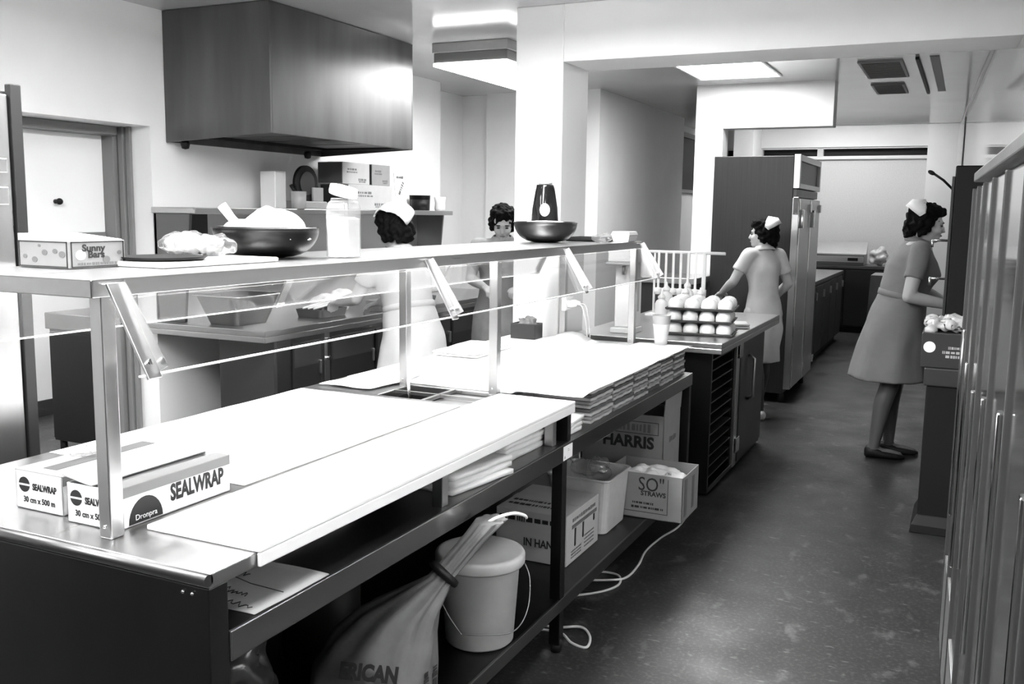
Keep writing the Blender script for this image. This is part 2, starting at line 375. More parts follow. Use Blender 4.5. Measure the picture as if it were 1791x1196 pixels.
text('A', .016, INKG, lb, (XF+.001, 2.965, .713), Y_, Z_); text('::: .', .016, INKG, lb, (XF+.001, 3.0, .736), Y_, Z_)
P(MB().box((XF-.004, YM-.03, ZL), (-1.62, YM, ZT-.03)), 'module_divider', STEELK, .002)
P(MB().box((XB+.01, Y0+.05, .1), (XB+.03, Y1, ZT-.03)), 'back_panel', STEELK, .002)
for (x, y) in ((-1.237, 2.168), (-1.24, 2.93), (-1.55, 2.168)): P(MB().box((x-.016, y-.016, ZL), (x+.016, y+.016, ZT-.03)), 'support_post', STEEL, .002)
for y in (2.975, Y1-.03):
    for x in (-1.222, -2.12):
        l = P(MB().box((x-.02, y-.02, .03), (x+.02, y+.02, ZL-.03)), 'leg', STEELK, .002)
        MB().cyl((x, y, 0), (x, y, .035), .018, n=12).build('foot', BLACK, l)
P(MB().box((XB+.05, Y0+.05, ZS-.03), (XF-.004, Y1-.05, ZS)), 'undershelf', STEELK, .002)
P(MB().box((XF-.01, Y0+.05, ZS-.045), (XF, Y1-.05, ZS+.001)), 'undershelf_lip', STEELD, .002)
o = MB().box((-1.485, 1.385, ZT+.0005), (XF+.012, YM-.004, ZT+.012)).box((XF+.003, 1.385, ZT-.028), (XF+.012, YM-.004, ZT+.0005)).build('serving_board', WHITE, None, .003)
tag(o, 'long white board along the aisle side of the counter top', 'board')
tag(sheet(-2.19, -1.52, 1.72, 2.80, ZT+.0005, .003, seed=1).build('paper_sheet', PAPER), 'big white paper sheet covering the rear of the near counter top', 'paper')
o = tag(sheet(-2.19, -1.465, YM+.06, Y1-.07, ZT+.0005, .004, seed=3, lift=lambda x, y: .05*max(0, 1-((x+1.83)/.13)**2-((y-4.55)/.12)**2)).build('paper_sheet', PAPER), 'white paper sheet peaking up at the far end of the counter', 'paper')
tag(sheet(-1.488, -1.21, 3.12, Y1-.01, .895, .004, seed=5, jag=.02).build('paper_sheet', PAPER), 'white paper sheet laid over the paper stacks', 'paper')
tag(sheet(-2.16, -1.93, 2.88, 3.25, .896, .008, seed=8, jag=.02).build('paper_sheet', PAPER), 'crumpled white paper at the edge of the food well', 'paper')
# stacks of thin corrugated sheets on the lower worktop
ys = [3.30, 3.56, 3.82, 4.02, 4.21, 4.43, 4.63]
nl = 9
for k in range(len(ys)-1):
    a, b = ys[k]+.006, ys[k+1]-.006
    s_ = thing('paper_stack', ['short stack of ribbed flat packs nearest the leaning white packet', 'stack of ribbed flat packs on the lower worktop beneath the white paper', 'stack of ribbed flat packs on the lower worktop beneath the white paper', 'stack of ribbed flat packs on the lower worktop beneath the white paper', 'stack of ribbed flat packs on the lower worktop beneath the white paper', 'endmost stack of ribbed flat packs by the egg-shaped cups'][k] if k not in (5,) else 'endmost stack of ribbed flat packs at the far end of the worktop', 'stack', (-1.36, (a+b)/2, ZL), 0, 'stacks of flat packs')
    hh = .128/nl; L_ = (b-a)/2
    for j in range(nl):
        mb = MB(); rings = []; n = 10; dx = random.uniform(-.005, .005); wv = random.uniform(0, 6)
        for i in range(n+1):
            y = -L_+2*L_*i/n; ww = .0022*math.sin(i*1.7+wv)
            rings.append([(-.11+dx, y, j*hh+.0004+ww*.3), (.125+dx+ww, y, j*hh+.0006), (.125+dx+ww, y, j*hh+hh*.8), (-.11+dx, y, j*hh+hh*.8)])
        mb.loft(rings, True, False).build('flat_pack', (CARDL, CARD, CARDL, CARDD)[(j+k) % 4], s_)
# white packets between the divider and the stacks
def packet(label, c, s, rz, M=PAPER, z0=ZL, layers=3, name='paper_packet', cat='packet'):
    p = thing(name, label, cat, (c[0], c[1], z0), rz)
    for k in range(layers):
        h = s[2]/layers; q = random.uniform(-.008, .008)
        sheet(-s[0]/2+q, s[0]/2+q, -s[1]/2, s[1]/2, k*h+.0005, .006, 8, h*.72, seed=k+c[1]*9, jag=.012).build('folded_layer', M, p)
    return p
packet('small white folded packet beside the divider panel', (-1.33, 3.13, 0), (.2, .14, .06), .1)
packet('white folded towel lying on the lower worktop by the support post', (-1.335, 2.42, 0), (.22, .30, .06), -.15, CLOTH, name='folded_towel', cat='towel')
packet('flat white folded cloth near the counter back edge', (-2.07, 3.95, 0), (.22, .42, .02), .05, CLOTH, ZT+.006, 2, 'folded_cloth', 'cloth')
packet('pale folded towel tucked under the raised top by the divider', (-1.42, 2.78, 0), (.3, .3, .06), 0., CLOTH, ZL, 3, 'folded_towel', 'towel')
# card with handwriting, folded paper
c = thing('handwritten_card', 'pale card with handwriting lying at the worktop edge', 'card', (-1.31, 1.5, ZL))
sheet(-.105, .105, -.115, .125, .0005, .004, 8, .002, seed=2).build('card', CARDL, c)
for (x, y, w, s) in ((-.06, .03, .05, 1), (-.05, -.045, .06, 2), (.01, -.055, .05, 3), (-.07, -.085, .05, 4), (.04, -.1, .09, 5)):
    rg = random.Random(s); MB().tube([(x-w/2+w*k/14, y+.012*math.sin(k*1.9+s)*rg.uniform(.3, 1), .0085) for k in range(15)], .0011, 5).build('handwriting', INK, c)
MB().tube([(-.1, .02, .008), (0, -.005, .008), (.09, -.01, .008)], .001, 5).build('pen_line', INK, c)
packet('folded newspaper pages on the lower worktop beside the card', (-1.44, 1.77, 0), (.12, .37, .012), 0, CARDL, ZL, 2, 'newspaper', 'paper')
# ladle in the food well
l = thing('ladle', 'steel ladle with flat handle sticking out of the food well', 'ladle', (-1.80, 2.90, ZT-.165))
MB().lathe([(.001, 0), (.025, .004), (.035, .02), (.033, .021), (.022, .007), (.001, .003)]).build('bowl', STEEL, l)
MB().box((.03, -.008, 0), (.033, .008, .22), Matrix.Rotation(-.1, 4, 'Y')).build('handle', CHROME, l, .001)

# ================================================================ GANTRY over the counter
g = thing('overshelf', 'stainless steel overshelf on six posts with sloping glass guards', 'shelf unit', (-1.69, 3, ZT))
def G(mb, name, M, bev=.002, par=None): return mb.build(name, M, g if par is None else par, bev, (1.69, -3, -ZT) if par is None else None)
GZ = 1.411; GX0, GX1, GY0, GY1 = -1.96, -1.49, 1.28, 4.66
G(MB().box((GX0, GY0, GZ-.004), (GX1, GY1, GZ)).box((GX1-.005, GY0, GZ-.035), (GX1, GY1, GZ)).box((GX0, GY0, GZ-.035), (GX0+.005, GY1, GZ)).box((GX0, GY0, GZ-.035), (GX1, GY0+.005, GZ)).box((GX0, GY1-.005, GZ-.035), (GX1, GY1, GZ)), 'shelf', STEELH, .002)
for y in (1.325, 3.05, 4.62):
    for x in (-1.515, -1.895):
        p_ = G(MB().box((x-.017, y-.017, ZT), (x+.017, y+.017, GZ-.004)), 'post', STEEL, .003)
        r = MB(); r.ell((x+.0, y-.018, ZT+.025), .004, n=8, m=6); r.build('screw', CHROME, p_)
for sx, gx, bx in ((1, GX1, -1.395), (-1, GX0, -2.045)):
    top = Vector((gx, 0, GZ-.012)); bot = Vector((bx, 0, 1.232)); d = (bot-top).normalized(); nn = Vector((d.z, 0, -d.x))*sx*-1
    # glass pane
    a0, a1 = top+d*.03, bot; th = .003
    ring = lambda y: [tuple(q+Vector((0, y, 0))) for q in (a0-nn*th, a1-nn*th, a1+nn*th, a0+nn*th)]
    p_ = G(MB().loft([ring(1.30), ring(GY1-.02)], True, False), 'glass_guard', GLASS, 0)
    MB().box((bx-.004, 1.30, 1.229), (bx+.004, GY1-.02, 1.2325)).build('polished_edge', EDGE, p_)
    for y in (1.325, 2.515, 3.62, GY1-.03):
        w_ = .034
        poly = [top+nn*.004, bot+d*.012+nn*.004, bot+d*.012+nn*.010, top+nn*.010]
        q = G(MB().loft([[tuple(v+Vector((0, y-w_/2, 0))) for v in poly], [tuple(v+Vector((0, y+w_/2, 0))) for v in poly]], True, False), 'bracket', STEEL, .001)
        MB().cyl(tuple(bot-d*.02+nn*.008+Vector((0, y, 0))), tuple(bot-d*.02+nn*.016+Vector((0, y, 0))), .006, n=10).build('bolt', CHROME, q)
        poly = [top+nn*.004, bot+nn*.004, bot+nn*.034, top+nn*.020]
        MB().loft([[tuple(v+Vector((0, y+w_/2, 0))) for v in poly], [tuple(v+Vector((0, y+w_/2+.002, 0))) for v in poly]], True, False).build('bracket_web', STEEL, q)
G(MB().prism([(GX1, GZ-.02), (-1.395, 1.232), (GX1, 1.232)], 'y', GY1-.006, GY1-.002), 'end_gusset', STEEL, 0)
lamp = G(MB().box((-1.76, 1.5, GZ-.022), (-1.66, 4.5, GZ-.005)), 'added_strip_lamp', PLASTW, .003)  # added lamp hidden under the shelf, brightens the counter top
MB().cyl((-1.71, 1.55, GZ-.03), (-1.71, 4.45, GZ-.03), .012, n=12).build('added_lamp_tube', mat('added_strip_tube', .9, .5, emit=14), lamp)
# ================================================================ THINGS ON THE OVERSHELF
GZ0 = GZ+.0008
b = thing('bars_carton', 'pale printed carton of snack bars reading Sunny Bars on the overshelf', 'carton', (-1.775, 1.47, GZ0))
# two visible panels meet at the corner facing the aisle
MB().box((-.15, 0, 0), (0, .155, .075)).build('carton_body', CARD, b, .003)
MB().prism([(-.15, .068), (-.15, .092), (-.004, .077), (-.004, .075)], 'y', .002, .15).build('open_flap', CARDL, b)
for (u0, v0, u1, v1, ax) in ((-.145, .004, -.006, .071, 'y'), (.006, .004, .149, .071, 'x')):
    fr = MB(); wd = .003
    for (p, q) in (((u0, v0), (u1, v0)), ((u0, v1), (u1, v1)), ((u0, v0), (u0, v1)), ((u1, v0), (u1, v1))):
        a = (min(p[0], q[0])-wd/2, min(p[1], q[1])-wd/2); c = (max(p[0], q[0])+wd/2, max(p[1], q[1])+wd/2)
        if ax == 'y': fr.box((a[0], -.0009, a[1]), (c[0], -.0001, c[1]))
        else: fr.box((.0001, a[0], a[1]), (.0009, c[0], c[1]))
    fr.build('printed_border', INK, b)
text('Sunny', .026, INK, b, (.0, .065, .054), Y_, Z_, bold=.0008); text('Bars', .026, INK, b, (.0, .072, .036), Y_, Z_, bold=.0008)
dashes(INKG, b, (.0, .077, .012), Y_, Z_, .11, .008, 9, 1)
b.scale = (1.1, 1.0, .82)
for (u, v, r) in ((-.128, .03, .006), (-.10, .022, .008), (-.07, .042, .008), (-.04, .046, .007), (-.085, .06, .004), (-.02, .038, .009)): MB().cyl((u, -.0009, v), (u, 0, v), r, n=12).build('printed_fruit', INKG, b)
for (u, v, r) in ((.10, .022, .010), (.137, .04, .006)): MB().cyl((.0009, u, v), (0, u, v), r, n=12).build('printed_fruit', INKG, b)
sp = MB().cyl((.0009, .03, .036), (0, .03, .036), .014, n=18); sp.build('printed_disc', CARDL, b)
t = thing('baking_tray', 'black flat tray stacked on a white tray beside the bread bag', 'tray', (-1.74, 1.71, GZ0+.0135)); t.scale = (.8, .7, .8)
MB().lathe([(.001, 0), (.13, 0), (.15, .010), (.152, .010), (.135, -.001)], sq=(.8, 1)).build('tray', BLACK, t)
t = thing('serving_tray', 'shallow white tray under the black tray', 'tray', (-1.77, 1.80, GZ0))
MB().box((-.14, -.2, 0), (.14, .2, .012)).build('tray', PLASTW, t, .005)
t = thing('bread_bag', 'loaf in a crumpled clear plastic bag on the overshelf', 'bread bag', (-1.85, 1.915, GZ0+.0135)); t.scale = (.72, .72, .72)
mb = MB().ell((-.03, .0, .04), (.085, .07, .04)).ell((.05, .03, .035), (.06, .06, .034)); me = remesh(mb, .008, 4, 'loaf'); rough_up(me, .012, 40); link('loaf', me, FOODG, t)
mb = MB().ell((-.02, .0, .042), (.12, .085, .043)).ell((.08, .04, .036), (.08, .07, .038)); me = remesh(mb, .008, 2, 'wrapper'); rough_up(me, .016, 30, 3)
for v in me.vertices: v.co.z = max(v.co.z, .0005)
link('wrapper', me, FILM, t)
def bowl(label, x, y, R, hgt, M, z0=GZ0):
    t = thing('mixing_bowl', label, 'bowl', (x, y, z0), 0)
    pr = [(.001, 0), (R*.32, 0), (R*.40, .003)]+[(R*(.40+.57*math.sin(k/8*math.pi/2)), hgt*(1-math.cos(k/8*math.pi/2))*.98+.003) for k in range(1, 9)]+[(R, hgt), (R*.985, hgt+.003), (R*.94, hgt-.004)]
    pr += [(R*(.36+.55*math.sin(k/8*math.pi/2)), hgt*(1-math.cos(k/8*math.pi/2))*.95+.010) for k in range(8, -1, -1)]+[(.001, .010)]
    MB().lathe(pr, n=40).build('bowl', M, t); return t
t = bowl('large dark steel mixing bowl heaped with white food and a spoon', -1.80, 2.155, .152, .082, mat('dark_bowl_steel', .035, .35, 1.))
mb = MB().ell((0, 0, .06), (.145, .145, .03)).ell((-.07, .0, .075), (.07, .07, .035)).ell((.03, .0, .09), (.09, .08, .045)).ell((.0, 0, .12), (.03, .03, .025))
me = remesh(mb, .008, 3, 'contents'); rough_up(me, .008, 30); link('contents', me, FOOD, t)
MB().tube([(-.07, -.02, .08), (-.10, -.03, .11), (-.125, -.04, .145)], [.010, .012, .014], 10).build('spoon_handle', PLASTW, t)
t = thing('storage_jar', 'square clear jar half full of white powder with a tilted white lid', 'jar', (-1.638, 2.30, GZ0)); t.scale = (.78, .78, 1.17)
sq = lambda h, z: [(a*h, c*h, z) for a, c in ((-1, -.8), (-.8, -1), (.8, -1), (1, -.8), (1, .8), (.8, 1), (-.8, 1), (-1, .8))]
MB().loft([sq(.047, 0), sq(.05, .004), sq(.05, .12), sq(.044, .135), sq(.036, .14), sq(.036, .146)], True, False).build('jar', GLASSJ, t, .002)
MB().loft([sq(.046, .003), sq(.046, .095), sq(.03, .10)], True, False).build('powder', FOOD, t)
MB().lathe([(.001, 0), (.052, 0), (.054, .006), (.05, .022), (.001, .026)], M=Matrix.Translation((0, 0, .152)) @ Matrix.Rotation(.18, 4, 'Y')).build('lid', PLASTW, t)
t = bowl('steel mixing bowl holding a pale mix on the far end of the overshelf', -1.78, 4.10, .152, .09, mat('dull_bowl_steel', .09, .35, 1.))
mb = MB().ell((0, 0, .075), (.145, .145, .025)); link('contents', mb.mesh('contents'), FOOD, t)
t = thing('plastic_bag', 'small crumpled clear plastic bag beside the far bowl', 'bag', (-1.55, 4.22, GZ0))
me = remesh(MB().ell((0, 0, .02), (.045, .04, .02)).ell((.03, .02, .03), (.02, .02, .02)), .006, 1, 'bag'); rough_up(me, .012, 45, 5)
for v in me.vertices: v.co.z = max(v.co.z, .0005)
link('film', me, FILM, t)
t = thing('coffee_jar', 'glossy black tapered jar with round white label behind the far bowl', 'jar', (-1.885, 4.33, GZ0)); t.scale = (.95, .95, 1.2)
MB().lathe([(.001, 0), (.068, 0), (.073, .004), (.072, .06), (.066, .13), (.052, .20), (.047, .216), (.046, .226), (.001, .228)], n=32).build('jar', mat('black_glass', .008, .08), t)
MB().lathe([(.001, .228), (.036, .228), (.036, .238), (.001, .24)], n=24).build('cap', PLASTG, t)
dv = Vector((1.84, -4.42, 0)).normalized(); q = Vector((dv.x, dv.y, 0))
MB().cyl(tuple(q*.060+Vector((0, 0, .125))), tuple(q*.0705+Vector((0, 0, .125))), .026, n=24).build('label_disc', PAPER, t)
t = thing('baking_tray', 'black shallow baking tray at the far end of the overshelf', 'tray', (-1.70, 4.51, GZ0))
MB().box((-.10, -.11, 0), (.10, .11, .004)).box((-.115, -.125, .004), (.115, -.11, .018)).box((-.115, .11, .004), (.115, .125, .018)).box((-.115, -.11, .004), (-.10, .11, .018)).box((.10, -.11, .004), (.115, .11, .018)).build('tray', BLACK, t, .003)
t = thing('takeaway_box', 'white lidded takeaway box at the end of the overshelf', 'box', (-1.545, 4.55, GZ0))
MB().loft([[(-.04, -.06, 0), (.04, -.06, 0), (.04, .06, 0), (-.04, .06, 0)], [(-.048, -.068, .03), (.048, -.068, .03), (.048, .068, .03), (-.048, .068, .03)]], True, False).build('base', PLASTW, t, .003)
MB().loft([[(-.05, -.07, .03), (.05, -.07, .03), (.05, .07, .03), (-.05, .07, .03)], [(-.042, -.062, .05), (.042, -.062, .05), (.042, .062, .05), (-.042, .062, .05)]], True, False).build('lid', PLASTW, t, .003)

# ================================================================ WRAP CARTONS on the counter
def wrap(label, x, y, rz, open_):
    W_, L_, h = .145, .33, .085
    t = thing('wrap_carton', label, 'carton', (x, y, ZT+.0008), rz, 'cling wrap cartons')
    MB().box((-W_/2, 0, 0), (W_/2, L_, .003)).box((-W_/2, 0, 0), (-W_/2+.003, L_, h)).box((W_/2-.003, 0, 0), (W_/2, L_, h)).box((-W_/2, 0, 0), (W_/2, .003, h)).box((-W_/2, L_-.003, 0), (W_/2, L_, h)).build('carton_body', PAPER, t, .001)
    MB().cyl((-.01, .01, .043), (-.01, L_-.01, .043), .037, n=24).build('film_roll', PLASTG, t)
    if open_:
        MB().box((.03, 0, h), (W_/2+.001, L_, h+.002)).build('top_flap', CARD, t)
        MB().box((-.085, 0, 0), (0, L_, .002), Matrix.Translation((0, 0, h)) @ Matrix.Translation((0, 0, 0)) @ Matrix.Rotation(.16, 4, 'Y')).build('lid_flap', CARDL, t)
    else:
        MB().box((-W_/2, 0, h), (W_/2, L_, h+.002)).build('top_flap', CARDL, t)
        MB().box((-.02, .03, h+.002), (.02, L_-.02, h+.003)).build('cutter_strip', INKG, t)
        me = remesh(MB().ell((0, 0, .01), (.03, .03, .012)), .004, 0, 'loose_film'); rough_up(me, .01, 60); link('loose_film', me, FILM, t, 0, (-.03, .15, h+.003))
    MB().box((W_/2, .001, h-.02), (W_/2+.0012, L_-.001, h)).build('printed_band', MIDG, t)
    text('SEALWRAP', .050, INK, t, (W_/2, .225, .042), Y_, Z_, squash=.66, bold=.002)
    lg = MB(); pts = [(.028+.046*(1-math.cos(a))-.0, .046*math.sin(a)*1.15+.0) for a in [math.pi*k/14 for k in range(15)]]
    lg.prism([(u, v+.004) for u, v in pts], 'x', W_/2+.0001, W_/2+.001).build('arched_logo', INK, t)
    text('Dronpra', .017, PAPER, t, (W_/2+.001, .074, .016), Y_, Z_)
    MB().cyl((-.045, -.001, .055), (-.045, 0, .055), .017, n=20).build('round_logo', INK, t)
    text('SEALWRAP', .020, INK, t, (.018, 0, .052), X_, Z_, squash=.75, bold=.0008); text('30 cm x 500 m', .018, INK, t, (.0, 0, .022), X_, Z_, squash=.9, bold=.0005)
    MB().box((-.063, -.0016, .053), (-.027, -.001, .057)).build('logo_bar', PAPER, t)
    return t
wrap('open white cling wrap carton printed SEALWRAP beside the front post', -1.597, 1.348, 0, True)
wrap('closed white cling wrap carton behind the open one', -1.777, 1.365, 0, False)

# ================================================================ UNDERSHELF THINGS
U = ZS+.0015
t = thing('bucket', 'white lidded plastic bucket with wire handle on the undershelf', 'bucket', (-1.315, 2.56, U))
MB().lathe([(.001, 0), (.100, 0), (.108, .008), (.126, .27), (.128, .272), (.123, .274), (.001, .276)], n=44).build('pail', mat('bucket_plastic', .5, .4, var=.04, scale=30), t)
MB().lathe([(.001, .277), (.118, .277), (.124, .27), (.138, .256), (.142, .262), (.142, .286), (.138, .293), (.130, .295), (.122, .2935), (.001, .2935)], n=44).build('lid', mat('lid_plastic', .5, .4, var=.04, scale=30), t)
R_ = Matrix.Rotation(math.radians(33), 4, 'Z')
hp = spline([(.142, 0, .245), (.155, -.03, .2), (.14, -.08, .12), (.09, -.125, .075), (.0, -.14, .075), (-.06, -.135, .078), (-.075, -.13, .085), (-.12, -.09, .15), (-.145, -.02, .23), (-.142, 0, .25)])
MB().tube([tuple(R_ @ Vector(p)) for p in hp], .0022, 6).build('wire_handle', STEELD, t)
# paper sack with gathered neck, leaning out over the shelf lip
t = thing('flour_sack', 'printed paper sack with a gathered neck leaning out from under the counter', 'sack', (-1.36, 2.02, U))
rings = []
prof = [(0, .15, .13, 0, 0), (.03, .165, .145, 0, 0), (.14, .16, .14, .005, .01), (.22, .14, .12, .02, .03), (.28, .105, .09, .05, .06), (.33, .065, .055, .10, .10), (.365, .036, .034, .135, .135), (.41, .034, .042, .165, .175), (.46, .034, .048, .195, .225), (.50, .04, .052, .22, .265)]
for (z, rx, ry, ox, oy) in prof:
    rg = []
    for k in range(48):
        a = 2*math.pi*k/48; f = 1+(.10 if z > .2 else .02)*math.sin(a*9+z*8)*min(1, z/.3)
        ca, sa = math.cos(a), math.sin(a); e_ = .7 if z < .2 else 1
        rg.append((ox+rx*f*math.copysign(abs(ca)**e_, ca), oy+ry*f*math.copysign(abs(sa)**e_, sa), z))
    rings.append(rg)
MB().loft(rings, True, True).build('sack', mat('kraft_sack', .13, .7, var=.25, scale=12, bump=.3), t)
MB().lathe([(.036, -.012), (.048, -.008), (.05, .0), (.046, .01), (.036, .012)], M=Matrix.Translation((.14, .14, .372)) @ Euler((-.6, .6, 0)).to_matrix().to_4x4(), cap=False).build('tie', BLACK, t)
text('ERICAN', .055, INK, t, (.075, -.128, .19), (1, .28, 0), (0, .3, 1), squash=.8, bold=.003); dashes(INK, t, (.05, -.144, .09), (1, .10, 0), Z_, .20, .05, 5, 12)
dashes(INK, t, (.168, .0, .10), (0, 0, 1), (0, -1, 0), .12, .025, 6, 13); dashes(INK, t, (.168, .045, .10), (0, 0, 1), (0, -1, 0), .12, .025, 6, 14)
MB().tube(spline([(.21, .25, .49), (.24, .26, .51), (.27, .30, .515), (.28, .35, .497), (.275, .38, .48)]), .0045, 8).build('neck_string', PAPER, t)
t = thing('rubbish_sack', 'dark plastic sack slumped at the end under the counter', 'sack', (-1.62, 1.66, U))
me = remesh(MB().ell((0, 0, .12), (.17, .2, .12)).ell((.05, .05, .22), (.1, .1, .12)), .014, 2, 'sack'); rough_up(me, .04, 14, 4)
for v in me.vertices: v.co.z = max(v.co.z, .0005)
link('sack', me, mat('dark_polythene', .035, .3), t)
t = thing('round_tin', 'dark round tin with pale rim standing behind the paper sack', 'tin', (-1.72, 2.28, U))
MB().lathe([(.001, 0), (.12, 0), (.12, .40), (.001, .40)], n=36).build('tin', DARK, t); MB().lathe([(.12, .385), (.128, .39), (.128, .41), (.12, .415), (.11, .41), (.11, .40), (.12, .39)], n=36, cap=False).build('rim', PLASTG, t)
def carton(label, x0, x1, y0, y1, h, M=CARD, z0=U, name='cardboard_box', open_=None, group=None, cat='box'):
    t = thing(name, label, cat, ((x0+x1)/2, (y0+y1)/2, z0), 0, group); a, c = (x1-x0)/2, (y1-y0)/2
    if open_ is None:
        MB().box((-a, -c, 0), (a, c, h)).build('carton_body', M, t, .003)
        MB().box((-a, -.025, h), (a, .025, h+.0012)).build('packing_tape', CARDL, t)
    else:
        w = .004
        MB().box((-a, -c, 0), (a, c, w)).box((-a, -c, 0), (-a+w, c, h)).box((a-w, -c, 0), (a, c, h)).box((-a, -c, 0), (a, -c+w, h)).box((-a, c-w, 0), (a, c, h)).build('carton_body', M, t, .001)
        for (ax, sg, ang) in open_:
            fl = min(a, c)*.9
            if ax == 'x': X = Matrix.Translation((sg*a, 0, h)) @ Matrix.Rotation(sg*ang, 4, 'Y'); bx = ((-.002, -c, 0), (.002, c, fl))
            else: X = Matrix.Translation((0, sg*c, h)) @ Matrix.Rotation(-sg*ang, 4, 'X'); bx = ((-a, -.002, 0), (a, .002, fl))
            MB().box(*bx, M=X).build('flap', M, t)
    return t, a, c
t, a, c = carton('pale carton printed IN HAN with knife pictures, next to the counter leg', -1.60, -1.30, 3.25, 3.60, .20, CARDL)
text('IN HAND', .045, INK, t, (.045, -c, .075), X_, Z_, squash=.8, bold=.001); dashes(INK, t, (0, -c, .165), X_, Z_, .27, .022, 9, 2); dashes(INK, t, (-.03, -.10, .2), X_, Y_, .2, .022, 8, 3); dashes(INK, t, (-.03, -.05, .2), X_, Y_, .2, .022, 8, 4)
dashes(INKG, t, (a, 0.01, .168), Y_, Z_, .25, .016, 12, 5)
MB().box((a, -.12, .135), (a+.0008, .15, .150)).build('printed_band', INKG, t)
k_ = MB()
for (y, z0, z1) in ((-.085, .055, .132), (.0, .065, .132), (.12, .10, .132)): k_.box((a, y-.008, z0+.01), (a+.0008, y+.008, z1)).cyl((a, y, z0+.012), (a+.0008, y, z0+.012), .009, n=12)
k_.build('printed_knife', INK, t)
[dashes(INKG, t, (a, y, z), Y_, Z_, .11, .007, 8, int(z*999)) for y, z in ((-.07, .045), (-.07, .033), (-.07, .021), (.07, .07), (.07, .055), (.07, .04), (.07, .025))]
t, a, c = carton('small white printed packet standing behind the knife carton', -1.66, -1.60, 3.02, 3.10, .12, CARDL, name='printed_packet', cat='packet')
dashes(INK, t, (0, -c, .06), (.5, 0, 1), (-1, 0, .5), .07, .02, 4, 6)
t = thing('plastic_tub', 'grey rectangular tub lined with a clear bag, between carton and straw box', 'tub', (-1.42, 3.80, U))
def rr(w, d, z, r=.03):
    o = []
    for (sx, sy, a0) in ((1, 1, 0), (-1, 1, 90), (-1, -1, 180), (1, -1, 270)):
        for k in range(5):
            a = math.radians(a0+k*22.5); o.append((sx*(w-r)+r*math.cos(a), sy*(d-r)+r*math.sin(a), z))
    return o
MB().loft([rr(.125, .13, 0), rr(.14, .145, .23), rr(.146, .151, .232), rr(.146, .151, .24), rr(.136, .141, .238), rr(.122, .127, .01)], True, False).build('tub', mat('tub_plastic', .55, .4, var=.05, scale=30), t, .002)
me = remesh(MB().ell((.05, -.02, .25), (.05, .05, .06)).ell((-.03, .05, .235), (.09, .06, .03)), .008, 1, 'liner_bag'); rough_up(me, .02, 30, 9); link('liner_bag', me, FILM, t)
t, a, c = carton('open straw carton printed SO and STRAWS overhanging the undershelf edge', -1.40, -1.045, 3.965, 4.235, .205, CARD, open_=[])
text('SO"', .088, INK, t, (.035, -c, .155), X_, Z_, squash=.85); text('STRAWS', .030, INK, t, (.045, -c, .115), X_, Z_, bold=.001)
dashes(INK, t, (.0, -c, .07), X_, Z_, .10, .012, 6, 7); dashes(INK, t, (.02, -c, .05), X_, Z_, .15, .012, 8, 8)
MB().box((.11, -c-.0008, .03), (.1125, -c, .19)).box((-.15, -c-.0008, .028), (.1125, -c, .0305)).build('printed_frame', INK, t)
MB().box((a, -.11, .02), (a+.0008, -.06, .19)).box((a, .02, .03), (a+.0008, .06, .18)).build('printed_block', INKG, t)
me = remesh(MB().ell((0, 0, .16), (.16, .12, .035)), .008, 0, 'paper_lining'); rough_up(me, .03, 22, 2); link('paper_lining', me, PAPER, t)
t, a, c = carton('tall open brown carton printed HARRIS behind the straw carton', -1.64, -1.23, 4.28, 4.56, .40, CARD, open_=[('x', 1, .05), ('x', -1, .9)])
text('HARRIS', .078, INK, t, (.03, -c, .262), X_, Z_, bold=.003); dashes(INKG, t, (.03, -c, .335), X_, Z_, .24, .042, 7, 9)
MB().box((-.12, -c-.0008, .305), (.18, -c, .308)).box((-.12, -c-.0008, .363), (.18, -c, .366)).box((.177, -c-.0008, .308), (.18, -c, .363)).build('printed_frame', INK, t)
dashes(INKG, t, (a, .02, .27), Y_, Z_, .12, .03, 5, 10)
# cable on the floor
pts = [(-1.6, 3.34, .005), (-1.45, 3.40, .005), (-1.379, 3.43, .005), (-1.27, 3.53, .005), (-1.22, 3.64, .005), (-1.25, 3.74, .006), (-1.33, 3.75, .006), (-1.40, 3.68, .006), (-1.36, 3.62, .012), (-1.26, 3.66, .014), (-1.215, 3.74, .006), (-1.215, 3.9, .005), (-1.24, 4.09, .005), (-1.23, 4.3, .005), (-1.20, 4.5, .005), (-1.215, 4.8, .005)]
tag(MB().tube(spline(pts), .005, 8).build('power_cable', CORD), 'pale cable snaking along the floor under the counter', 'cable')
pts = [(-1.62, 3.2, .006), (-1.4, 3.16, .005), (-1.30, 3.14, .006), (-1.20, 3.16, .02), (-1.14, 3.10, .02), (-1.13, 3.04, .006), (-1.19, 3.05, .005), (-1.26, 3.11, .005), (-1.35, 3.10, .005)]
tag(MB().tube(spline(pts), .005, 8).build('power_cable', CORD), 'pale cable looping out around the counter leg', 'cable')
# ================================================================ COOK LINE on the left wall
# extraction hood
t = thing('extraction_hood', 'big stainless steel extraction hood hung on the left wall', 'hood', (-4.2, 4.17, 1.93))
hx, hy, hz, w = .765, 1.46, .718, .012
MB().prism([(.002, -.012), (hx, .025), (hx, hz), (.002, hz)], 'y', 0, w).box((hx-w, w, .025), (hx, hy-w, hz)).prism([(.002, -.012), (hx, .025), (hx, hz), (.002, hz)], 'y', hy-w, hy).box((.002, w, .22), (hx-w, hy-w, .235)).box((.002, w, -.01), (.014, hy-w, .22)).build('canopy', HOODST, t, .003)
MB().box((.014, w, 0), (.05, hy-w, .02)).box((hx-w-.035, w, 0), (hx-w, hy-w, .02)).box((.05, w, 0), (hx-w-.035, w+.035, .02)).box((.05, hy-w-.035, 0), (hx-w-.035, hy-w, .02)).build('drip_channel', DARK, t, .002, (0, 0, .028))
